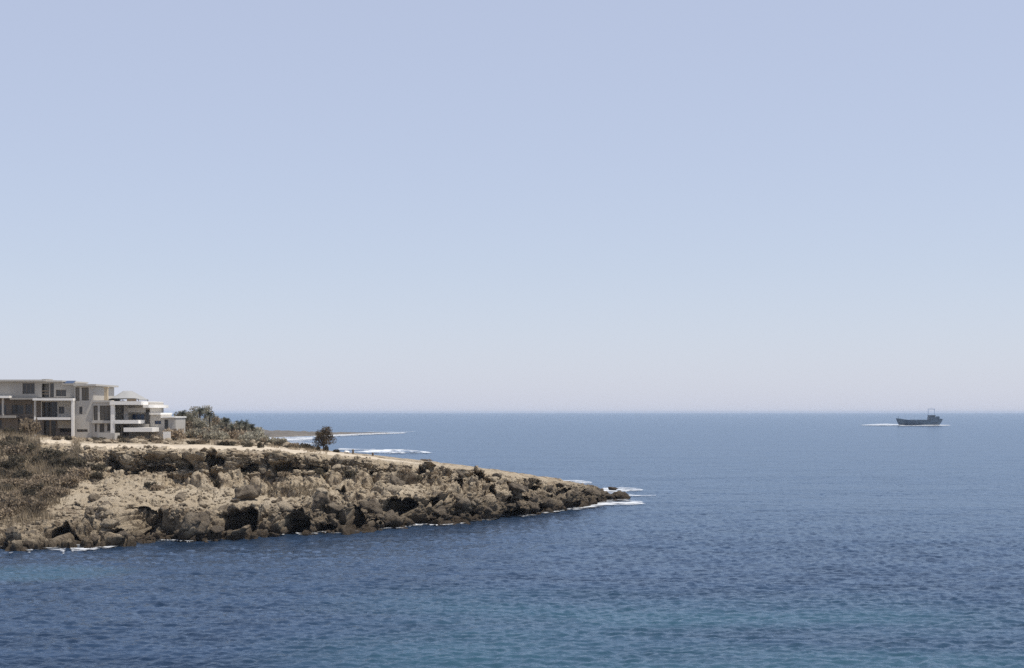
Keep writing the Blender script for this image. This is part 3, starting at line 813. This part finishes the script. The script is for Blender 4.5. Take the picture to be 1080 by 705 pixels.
def verge_place():
    i = random.choice(verge_rows); px = random.uniform(30, 345); j = int(np.argmin(np.abs(pxs - px)))
    if sin(px * .31) + sin(i * .7) + random.uniform(-1, 1) < 0: return None
    return tuple(G[i, j])
grass('dry_grass', 16000, verge_place, .12, .5)

def make_tree(name, p, height, crown_w, mat, seed, n, leaf, trunk_h, trunk_r=0.16, lobes=16, low=0.25):
    r = random.Random(seed); root = empty(name, p)
    mb = MB()
    mb.tube([(0, 0, -.3), (.05, 0, trunk_h * .5), (-.04, .05, trunk_h)], [trunk_r * 1.3, trunk_r, trunk_r * .8], 8)
    blobs = []
    for k in range(lobes):
        a = r.uniform(0, 6.28); t = r.random(); el = r.uniform(low, 1.0)
        wr = crown_w / 2 * (1 - 0.75 * abs(el - .5) ** 1.3 * 1.6) * r.uniform(.35, .8)
        c = (wr * cos(a), wr * sin(a), height * el * .92)
        q = r.uniform(.16, .28) * crown_w
        blobs.append((*c, q, q, q * r.uniform(.7, 1.0)))
        mb.tube([(0, 0, trunk_h * r.uniform(.6, 1)), (c[0] * .5, c[1] * .5, (trunk_h + c[2]) / 2), c], [trunk_r * .55, trunk_r * .35, .02], 5)
    off = Vector(p); mb.v = [tuple(Vector(v) + off) for v in mb.v]
    mb.build('trunk', M['bark'], root)
    V, Fc = leaf_cloud(blobs, n, leaf, seed)
    link('crown', np_mesh('crown', V, Fc, mat), root)
    return root
tr = make_tree('tree', ground_xy(341.5, 226), 3.7, 3.3, M['tree_leaf'], 3, 3000, .12, .8, .14, 22, .26)
tag(tr, 'lone dark round crowned tree standing at the seaward edge of the clifftop', 'tree')
for k, (px, py) in enumerate([(335.5, 221), (344, 222)]):
    put_bush('dark', ground_xy(px, py), (.55, .55, 1.5), 'small upright dark shrub in front of the foot of the lone tree', 'shrubs at the foot of the lone tree')
GROVE = [(190, 283, 4.6, 4.0), (199, 276, 5.4, 4.4), (206, 282, 5.9, 4.8), (214, 278, 5.7, 4.6), (222, 282, 4.9, 4.4), (229, 276, 3.9, 3.8), (184, 270, 3.4, 3.6), (211, 268, 3.6, 4.0), (197, 266, 3.0, 3.6), (236, 273, 3.3, 3.8), (247, 268, 2.9, 3.6), (257, 266, 2.7, 3.4), (270, 262, 2.2, 3.2)]
GL = ['pale grey tree at the left of the grove beside the low white annex', 'grey green tree in the grove under the left palm head', 'tallest grey tree in the middle of the grove',
      'broad grey tree right of the tallest one in the grove', 'grey tree at the right shoulder of the grove', 'short brownish tree ending the grove on its right',
      'short olive tree next to the doorway of the low annex', 'low front tree in the centre of the grove', 'low front tree in the left half of the grove',
      'small grey green tree under the single palm right of the grove', 'small grey green tree between the single palm and the close pair of palms',
      'small grey green tree behind the close pair of palms', 'lowest grey green tree, at the seaward end of the row of palms']
for k, ((px, Y, h, cw), lab) in enumerate(zip(GROVE, GL)):
    p = ground_xy(px, Y)
    t_ = make_tree('tree', p, h, cw, M['scrub'] if k in (5, 6, 8) else M['grey_leaf'], 40 + k, 1700, .17, h * .3, .13, 15, .22)
    tag(t_, lab, 'tree', 'trees of the grey grove')

def make_palm(p, h, sp, seed, nf=22):
    r = random.Random(seed); root = empty('palm_tree', p); off = Vector(p)
    mb = MB(); lean = r.uniform(-.25, .25)
    mb.tube([tuple(off + Vector((lean * t * t, 0, h * t - .3 * (t == 0)))) for t in (0, .25, .5, .75, 1)], [.24, .19, .17, .16, .17], 8)
    mb.build('trunk', M['bark'], root)
    V, Fc = [], []
    top = Vector((lean, 0, h))
    for k in range(nf):
        a = 2 * pi * k / nf + r.uniform(-.2, .2); el = r.uniform(-.35, 1.25); L = sp * r.uniform(.8, 1.1)
        d = Vector((cos(a), sin(a), 0)); pts = []
        for i in range(7):
            t = i / 6; pts.append(top + d * (L * t * cos(el) * (1 - .1 * t)) + Vector((0, 0, L * (sin(el) * t - .55 * t * t))))
        side = Vector((-sin(a), cos(a), 0))
        for i in range(6):
            for s in (-1, 1):
                for q in (0, .5):
                    b = pts[i].lerp(pts[i + 1], q); n_ = len(V); ln = .42 * sp * (1 - .55 * i / 6) * .6
                    e = b + side * s * ln + d * ln * .6 - Vector((0, 0, ln * .35))
                    c = b + (pts[i + 1] - pts[i]) * .32
                    V += [b, e, c]; Fc.append((n_, n_ + 1, n_ + 2))
    link('fronds', np_mesh('fronds', np.array([v[:] for v in V]), np.array(Fc), M['palm_leaf']), root)
    return root
PALMS = [(193, 274, 434, 1.9, 'palm with a dark head above the left end of the grove'), (211, 276, 431, 2.0, 'tallest palm, its head above the middle of the grove'),
         (220.5, 274, 435, 1.9, 'palm with its head above the right shoulder of the grove'), (239, 268, 442.5, 1.9, 'single palm just right of the grove'),
         (252.5, 262, 444.5, 1.8, 'left palm of the close pair right of the grove'), (259, 263, 444, 1.8, 'right palm of the close pair right of the grove'),
         (266.5, 258, 449, 1.9, 'short palm at the right end of the row of palms'), (246, 264, 449, 1.3, 'low palm half hidden in scrub between the single palm and the pair')]
for k, (px, Y, top, sp, lab) in enumerate(PALMS):
    p = ground_xy(px, Y); h = EYE - (top + 2 - HOR) * p.y / F - p.z
    tag(make_palm(p, max(h, 1.2), sp, 60 + k), lab, 'palm tree', 'palms on the clifftop')
for k in range(52):
    px = random.uniform(182, 300); Y = random.uniform(250, 272) if px < 262 else random.uniform(240, 252)
    s = random.uniform(1.4, 2.6) * (1.0 if px < 272 else .55)
    put_bush(random.choice(['scrub', 'scrub', 'grey', 'grey', 'grey']), ground_xy(px, Y), (s, s, s * random.uniform(.9, 1.4)), 'grey brown bush in the thicket under the palms and the grove', 'bushes of the palm thicket')

# ------------------------------------------------------------------ villas
def X(px, Y=250): return (px - 540) * Y / F
def Z(py, Y=250): return EYE - (py - HOR) * Y / F
def window(root, px0, px1, py0, py1, Yf, mull=1, name='window', frame=M['brown'], pane=M['glass'], depth=.16):
    x0, x1, z0, z1 = X(px0), X(px1), Z(py1), Z(py0); t = .07
    mb = MB()
    mb.box(x0, x1, Yf + depth, Yf + depth + .06, z0, z0 + t).box(x0, x1, Yf + depth, Yf + depth + .06, z1 - t, z1)
    mb.box(x0, x0 + t, Yf + depth, Yf + depth + .06, z0 + t, z1 - t).box(x1 - t, x1, Yf + depth, Yf + depth + .06, z0 + t, z1 - t)
    for k in range(mull):
        xm = x0 + (x1 - x0) * (k + 1) / (mull + 1)
        mb.box(xm - .035, xm + .035, Yf + depth, Yf + depth + .06, z0 + t, z1 - t)
    wd = mb.build(name, frame, root)
    MB().box(x0, x1, Yf + depth + .07, Yf + depth + .10, z0, z1).build('pane', pane, wd)
    return wd
def hole(px0, px1, py0, py1): return (X(px0), X(px1), Z(py1), Z(py0))
GZ = 10.0
# --- the big three-storey villa
A = tag(empty('villa', (X(0), 256, GZ)), 'big grey three storey villa with white balcony slabs at the left edge', 'house')
L_ = -80
h3 = [hole(19.5, 32.5, 404, 415.5), hole(-20, -6, 404, 415.5), hole(40, 48, 404.5, 419), hole(48.6, 53, 404, 419), hole(55, 66, 411, 418), hole(62.5, 77, 402.4, 405.6)]
MB().wall(X(L_), X(77), 252, 252.3, Z(419.5), Z(402.4), h3).build('upper_wall', M['grey'], A)
window(A, 19.5, 32.5, 404, 415.5, 252, 2); window(A, -20, -6, 404, 415.5, 252, 2); window(A, 48.6, 53, 404, 419, 252, 0); window(A, 55, 66, 411, 418, 252, 1)
MB().box(X(40), X(48), 253.4, 253.6, Z(419.2), Z(404.5)).build('loggia_wall', M['grey'], A)
MB().box(X(40), X(48), 252.02, 252.1, Z(413), Z(411.8)).box(X(40), X(48), 252.02, 252.1, Z(416), Z(415)).build('loggia_railing', M['wood'], A)
h2 = [hole(39, 55.5, 424, 440), hole(57, 63, 429, 436.5), hole(73.8, 76.4, 424, 440)]
MB().wall(X(38), X(77), 252.6, 252.9, Z(440.5), Z(422.5), h2).build('middle_wall', M['pale_grey'], A)
window(A, 57, 63, 429, 436.5, 252.6, 1); window(A, 73.8, 76.4, 424, 440, 252.6, 0); window(A, 39, 55.5, 424, 440, 252.6, 3, 'glass_door', depth=.9)
hb = [hole(-60, -30, 427, 437), hole(-28, -2, 427, 437), hole(4, 16.5, 427, 437), hole(18.5, 26, 426.5, 437)]
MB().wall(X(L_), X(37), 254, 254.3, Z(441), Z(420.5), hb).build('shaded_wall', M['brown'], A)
for q in ((-60, -30), (-28, -2), (4, 16.5), (18.5, 26)): window(A, q[0], q[1], 427, 437, 254, 2)
h1 = [hole(-50, -5, 443, 458), hole(12, 19, 442, 458), hole(40, 52.5, 444, 461), hole(57, 71, 452, 456.5)]
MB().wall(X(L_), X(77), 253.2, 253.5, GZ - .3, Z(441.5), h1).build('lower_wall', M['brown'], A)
MB().box(X(55), X(75.5), 253.0, 253.18, Z(452), Z(444)).build('lower_panel', M['pale_grey'], A)
for q in ((-50, -5, 443, 458, 4), (12, 19, 442, 458, 0), (40, 52.5, 444, 461, 1), (57, 71, 452, 456.5, 2)): window(A, q[0], q[1], q[2], q[3], 253.2, q[4], 'glass_door' if q[3] > 457 else 'window', depth=.5)
MB().box(X(L_), X(62.5), 254.5, 266, GZ - .3, Z(402.5)).box(X(62.5) + .003, X(77), 254.5, 266, GZ - .3, Z(405.7)).build('body', M['grey'], A)
MB().box(X(36), X(78.5), 249.2, 254.2, Z(422.6), Z(420.2)).build('balcony_slab', M['white'], A)
MB().box(X(37), X(75.5), 249.4, 253.1, Z(443), Z(440.4)).build('balcony_slab', M['white'], A)
MB().box(X(L_), X(9), 250.2, 254.0, Z(420.0), Z(417.6)).build('balcony_slab', M['white'], A)
MB().box(X(9), X(35.8), 250.6, 254.0, Z(421.6), Z(419.7)).build('balcony_slab', M['grey'], A)
MB().box(X(L_), X(15), 250.6, 253.1, Z(441), Z(438.4)).build('balcony_slab', M['grey'], A)
MB().box(X(76.4), X(79), 249.35, 249.8, GZ - .3, Z(420.5) - .35).build('column', M['white'], A)
MB().box(X(36.8), X(38.6), 249.5, 249.9, GZ - .3, Z(420.5) - .35).build('column', M['pale_grey'], A)
MB().box(X(52.6), X(54), 249.8, 250.1, GZ - .3, Z(443) - .01).build('column', M['wood'], A)
MB().box(X(0.4), X(2.2), 250.7, 251.0, Z(438.3), Z(420.1)).build('column', M['pale_grey'], A)
rf = MB().box(X(L_), X(46), 251.2, 267, Z(402.3), Z(400.4)).box(X(46) + .004, X(62.8), 251.5, 267, Z(402.8), Z(401.2)).box(X(62.8) + .004, X(76.7), 251.6, 267, Z(405.6), Z(404.5)).build('roof', M['pale_grey'], A)
MB().box(X(38), X(46), 253, 255, Z(400.4) + .003, Z(399.6)).build('roof_hatch', M['grey'], rf)
# --- solar water heater on its roof
sp = tag(empty('solar_panel', (X(67.5), 254, Z(404.5))), 'dark blue solar panel tilted on the flat roof of the big villa', 'solar panel')
b0 = Z(404.5)
MB().add([(X(63), 252.4, b0+.1), (X(72.5), 252.4, b0+.1), (X(72.5), 254, b0+.55), (X(63), 254, b0+.55), (X(63), 252.4, b0+.02), (X(72.5), 252.4, b0+.02), (X(72.5), 254.06, b0+.47), (X(63), 254.06, b0+.47)],
         [(0,1,2,3),(7,6,5,4),(0,4,5,1),(1,5,6,2),(2,6,7,3),(3,7,4,0)]).build('panel', M['blue_glass'], sp)
mb = MB()
for px in (64, 71.5): mb.tube([(X(px), 253.9, b0), (X(px), 253.9, b0 + .46)], .03, 6)
mb.build('stand', M['metal'], sp)
# --- the tall block next to it
Bv = tag(empty('villa', (X(87), 256, GZ)), 'narrow pale grey block with tall brown shuttered windows right of the big villa', 'house')
hB = [hole(78, 82.4, 408.6, 423), hole(84.8, 92.2, 408.8, 422.6), hole(82, 85.5, 429, 437), hole(79.5, 91, 453, 456)]
MB().wall(X(77.2), X(97), 250.8, 251.1, GZ - .3, Z(407.3), hB).build('wall', M['pale_grey'], Bv)
MB().box(X(77.2), X(97) - .01, 251.3, 264, GZ - .3, Z(407.4)).build('body', M['pale_grey'], Bv)
window(Bv, 78, 82.4, 408.6, 423, 250.8, 0, frame=M['wood'], pane=M['shutter'], depth=.05); window(Bv, 84.8, 92.2, 408.8, 422.6, 250.8, 1, frame=M['wood'], pane=M['shutter'], depth=.05)
window(Bv, 82, 85.5, 429, 437, 250.8, 0, depth=.05); window(Bv, 79.5, 91, 453, 456, 250.8, 2, depth=.05)
MB().box(X(76.8), X(101), 250.2, 264.5, Z(407.2), Z(405.3)).build('roof', M['pale_grey'], Bv)
# --- terraced white villa
Cv = tag(empty('villa', (X(120), 256, GZ)), 'white two storey villa with open terraces and a low grey hipped roof shelter', 'house')
hC = [hole(97.4, 102, 428, 443.5), hole(104.2, 116.6, 428, 443.5), hole(99, 101, 447, 456), hole(104, 109, 447, 456), hole(112, 116, 447, 455)]
MB().wall(X(97.1), X(118), 250.6, 250.9, GZ - .3, Z(423.2), hC).build('wall', M['pale_grey'], Cv)
MB().box(X(97.1), X(152), 254.2, 264, GZ - .3, Z(424.3)).build('body', M['pale_grey'], Cv)
window(Cv, 97.4, 102, 428, 443.5, 250.6, 0, frame=M['wood'], pane=M['shutter']); window(Cv, 104.2, 116.6, 428, 443.5, 250.6, 2, frame=M['wood'], pane=M['shutter'])
window(Cv, 99, 101, 447, 456, 250.6, 0); window(Cv, 104, 109, 447, 456, 250.6, 1); window(Cv, 112, 116, 447, 455, 250.6, 0)
MB().box(X(117.6), X(121.6), 249.4, 250.0, GZ - .3, Z(423.4) - .38).build('column', M['white'], Cv)
MB().box(X(128), X(132.6), 251.5, 252.0, Z(443), Z(428.3)).build('column', M['grey'], Cv)
window(Cv, 122.5, 128, 429, 443, 254.0, 0, 'glass_door', depth=-.02)
window(Cv, 133, 146.5, 437, 442.6, 254.0, 2, depth=-.02, pane=M['blue_glass'])
window(Cv, 147, 152, 432, 449, 253.9, 0, depth=-.02)
rC = MB().box(X(117), X(150), 249.2, 265, Z(427.2), Z(423.4)).box(X(150) + .003, X(156), 250.5, 265, Z(430.2), Z(427)).build('roof', M['white'], Cv)
MB().box(X(97.2), X(117) - .003, 250.4, 265, Z(424.6), Z(422.4)).build('roof_edge', M['pale_grey'], Cv)
MB().box(X(133), X(152), 250.9, 251.1, Z(435), Z(430.4)).build('balcony_screen', M['grey'], Cv)
MB().box(X(121.8), X(147), 249.3, 254.1, Z(447), Z(443.2)).build('balcony_slab', M['white'], Cv)
MB().box(X(96.9), X(117.5), 249.9, 250.55, Z(446.6), Z(443.9)).build('balcony_slab', M['pale_grey'], Cv)
MB().box(X(132), X(152), 249.0, 253.15, Z(455.6), Z(451.2)).box(X(152) + .003, X(162), 249.0, 253.9, Z(455.6), Z(451.2)).build('terrace_parapet', M['white'], Cv)
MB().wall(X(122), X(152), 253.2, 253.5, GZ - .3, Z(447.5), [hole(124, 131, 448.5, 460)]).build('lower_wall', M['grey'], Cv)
window(Cv, 124, 131, 448.5, 460, 253.2, 1, 'glass_door', depth=.4)
ch = MB().box(X(107), X(110.6), 251.6, 252.2, Z(422.4) + .003, Z(409)).build('chimney', M['tan'], Cv)
MB().box(X(106.4), X(111.2), 251.5, 252.3, Z(409) + .003, Z(408.2)).build('chimney_cap', M['tan'], ch)
# low hipped roof shelter on posts
sv, sf = [], []
NU, NV = 14, 8
for i in range(NU + 1):
    u_ = i / NU
    for j in range(NV + 1):
        v_ = j / NV
        hgt = min(1, u_ / .36, (1 - u_) / .42) * .85 * min(1, v_ / .3, (1 - v_) / .3) + .15 * min(1, u_ / .1, (1 - u_) / .1)
        sv.append((X(110.5) + (X(143.5) - X(110.5)) * u_, 252 + 7 * v_, Z(421.6) + hgt * 1.6))
for i in range(NU):
    for j in range(NV):
        a_ = i * (NV + 1) + j; sf.append((a_, a_ + NV + 1, a_ + NV + 2, a_ + 1))
n0 = len(sv); sv += [(x, y, z - .12) for (x, y, z) in sv]
sf += [tuple(n0 + k for k in q[::-1]) for q in sf]
MB().add(sv, sf).build('roof_shelter', M['shelter'], Cv, True)
mb = MB()
for px in (111.5, 126, 142.5):
    for y in (252.2, 258.7): mb.tube([(X(px), y, Z(423.4)), (X(px), y, Z(420.6))], .07, 6)
mb.build('shelter_posts', M['wood'], Cv)
MB().box(X(131), X(141), 251.7, 251.9, Z(423.4) + .003, Z(420.6)).build('roof_screen', M['wood'], Cv)
# --- low annex
D = tag(empty('annex', (X(166), 257, GZ)), 'low white annex with one dark doorway at the seaward end of the villas', 'house')
MB().wall(X(152.3), X(179), 254, 254.3, GZ - .3, Z(441), [hole(167.6, 171.6, 442.8, 453), hole(157, 164, 444, 448)]).build('wall', M['pale_grey'], D)
MB().box(X(152.3), X(179) - .01, 254.6, 262, GZ - .3, Z(441.1)).build('body', M['pale_grey'], D)
window(D, 167.6, 171.6, 442.8, 453, 254, 0, 'door', depth=.25); window(D, 157, 164, 444, 448, 254, 1, depth=.15, pane=M['blue_glass'])
MB().box(X(151.8), X(164), 253.5, 262.3, Z(437.6), Z(435.6)).box(X(164) + .004, X(179.8), 253.6, 262.3, Z(441), Z(439.6)).build('roof', M['white'], D)
MB().box(X(152.3), X(163.8), 254.02, 262, Z(441), Z(437.6)).build('upper_wall', M['pale_grey'], D)
# --- low garden walls
gw = MB(); gw.box(X(103, 246), X(126, 246), 246, 246.25, GZ - .3, Z(456.8, 246)).box(X(126, 246) - .25, X(126, 246), 243.2, 246 - .003, GZ - .4, Z(456.8, 246))
tag(gw.build('garden_wall', M['pale_grey']), 'low plain pale garden wall in front of the white terraced villa', 'wall')
gw = MB().box(X(172, 249), X(179.5, 249), 249, 249.3, GZ - .3, Z(455.5, 249))
tag(gw.build('garden_wall', M['white']), 'short bright white wall stub at the foot of the annex', 'wall')

# small things along the clifftop
for k, (px, Y, hh, lab) in enumerate([(372.3, 224, .75, 'short dark post beside the small white rock on the clifftop'), (393, 223, .55, 'stubby dark post standing alone on the clifftop further along the point')]):
    p = ground_xy(px, Y); m_ = MB().tube([(p.x, p.y, p.z - .2), (p.x, p.y, p.z + hh * .9), (p.x, p.y, p.z + hh)], [.17, .16, .12], 8)
    tag(m_.build('post', M['wood']), lab, 'post')
p = ground_xy(366, 224); o = link('boulder', ROCKS['pale_rock'][1], None, (p.x, p.y, p.z + .2)); o.scale = (.42, .4, .42)
o.data = o.data.copy(); o.data.materials.clear(); o.data.materials.append(M['white'])
tag(o, 'small white rock on the clifftop right of the lone tree', 'rock')

# ------------------------------------------------------------------ ship
def make_ship():
    Y = EYE * F / (449.2 - HOR); mpp = Y / F
    x0 = (945 - 540) * mpp; L = 48.5 * mpp
    root = tag(empty('cargo_ship', (x0 + L / 2, Y, 0)), 'small dark blue grey cargo ship steaming left near the horizon', 'ship')
    st = np.linspace(0, 1, 25)
    deck = np.interp(st, [0, .05, .18, .3, .78, .86, .95, 1], [8.2, 8.1, 6.9, 6.2, 6.0, 7.4, 8.0, 7.2])
    half = np.interp(st, [0, .04, .12, .25, .8, .93, 1], [.15, 1.6, 3.6, 4.8, 4.8, 4.2, 3.0])
    halfw = np.interp(st, [0, .06, .15, .3, .8, .95, 1], [.05, .4, 2.2, 4.5, 4.6, 2.5, .6])
    V, Fc = [], []
    xw = np.interp(st, [0, .2, .9, 1], [.065, .22, .88, .93])
    for i, s in enumerate(st):
        xd = x0 + L * s; xl = x0 + L * xw[i]
        ring = [(xl, -halfw[i] * .6, -1.8), (xl, -halfw[i], .2), (xl * .35 + xd * .65, -(half[i] * .7 + halfw[i] * .3), deck[i] * .55), (xd, -half[i], deck[i]),
                (xd, half[i], deck[i]), (xl * .35 + xd * .65, half[i] * .7 + halfw[i] * .3, deck[i] * .55), (xl, halfw[i], .2), (xl, halfw[i] * .6, -1.8)]
        V += [(a, Y + b, c) for a, b, c in ring]
    for i in range(24):
        for k in range(8):
            a, b = i * 8 + k, i * 8 + (k + 1) % 8
            if k == 3: continue
            Fc.append((a, a + 8, b + 8, b))
    Fc.append(tuple(range(8))[::-1]); Fc.append(tuple(24 * 8 + k for k in range(8)))
    hull = MB().add(V, Fc).build('hull', M['hull'], root, True)
    dm, df = [], []
    for i, s in enumerate(st):
        dm += [(x0 + L * s, Y - half[i] + .12, deck[i] - .9), (x0 + L * s, Y + half[i] - .12, deck[i] - .9)]
    for i in range(24): df.append((2*i, 2*i+2, 2*i+3, 2*i+1))
    MB().add(dm, df).build('deck', M['ship_grey'], root)
    def bx(f0, f1, y0, y1, z0, z1): return MB().box(x0 + L * f0, x0 + L * f1, Y + y0, Y + y1, z0, z1)
    bx(.30, .66, -3.4, 3.4, 5.0, 6.5).build('hatch_cover', M['ship_grey'], root)
    wh = bx(.70, .86, -3.8, 3.8, 5.0, 9.6).build('deckhouse', M['ship_grey'], root)
    br = bx(.715, .835, -4.4, 4.4, 9.603, 11.6).build('wheelhouse', M['ship_grey'], root)
    for k in range(4): bx(.725 + .027 * k, .742 + .027 * k, -4.46, -4.403, 10.2, 11.1).build('window', M['glass'], br)
    bx(.705, .845, -4.7, 4.7, 11.603, 11.8).build('roof', M['ship_grey'], br)
    bx(.88, .94, -1.3, 1.3, 6.8, 10.4).build('funnel', M['hull'], root)
    m_ = MB()
    for f in (.70, .835):
        m_.box(x0 + L * f - .3, x0 + L * f + .3, Y - .25, Y + .25, 11.803, 18.2)
    m_.box(x0 + L * .70 - .302, x0 + L * .835 + .302, Y - .3, Y + .3, 18.203, 18.9)
    m_.box(x0 + L * .765 - .1, x0 + L * .765 + .1, Y - .1, Y + .1, 18.753, 20.2)
    m_.build('gantry_mast', M['ship_hazed_white'], root)
    m_ = MB().box(x0 + L * .05 - .12, x0 + L * .05 + .12, Y - .12, Y + .12, 7.2, 10.8)
    m_.build('foremast', M['ship_grey'], root)
    rl = MB()
    for i in range(12):
        xx = x0 + L * (.30 + .035 * i); rl.box(xx - .05, xx + .05, Y - 4.7, Y - 4.6, 5.9, 7.0)
    rl.box(x0 + L * .29, x0 + L * .69, Y - 4.72, Y - 4.58, 7.003, 7.1)
    rl.build('railing', M['ship_grey'], root)
make_ship()
foam_strip('wake_foam', [(906, 448.9, 449.3), (920, 448.2, 450.0), (936, 447.4, 450.3), (956, 448.0, 450.1)], M['surf'], .5, 1.3)
foam_strip('wake_foam', [(946, 449.2, 450.1), (970, 449.2, 450.3), (986, 448.3, 450.4), (1004, 448.6, 449.8)], M['surf'], .5, .6)

# tiny white flecks on the water close in
for k, (px, py) in enumerate([(89, 615.5), (165.5, 671), (851, 620.5), (987.5, 683)]):
    foam_strip('white_fleck', [(px - 1.8, py - .3, py + .3), (px, py - .8, py + .8), (px + 1.8, py - .3, py + .3)], M['lace'], .2, .08, 20)

# the unplaced first bushes were only sources for copies
for b in protos:
    for ch in list(b.children): bpy.data.objects.remove(ch)
    bpy.data.objects.remove(b)

# ------------------------------------------------------------------ haze
mh = bpy.data.materials.new('haze_air'); mh.use_nodes = True
n = mh.node_tree.nodes; l = mh.node_tree.links
n.remove(n['Principled BSDF'])
vol = n.new('ShaderNodeVolumePrincipled'); vol.inputs['Color'].default_value = (0.70, 0.82, 1.0, 1); vol.inputs['Density'].default_value = 0.000055
l.new(vol.outputs[0], n['Material Output'].inputs['Volume'])
hz = MB().box(-27000, 27000, -27000, 27000, -6, 26).build('haze', mh)
tag(hz, kind='stuff')
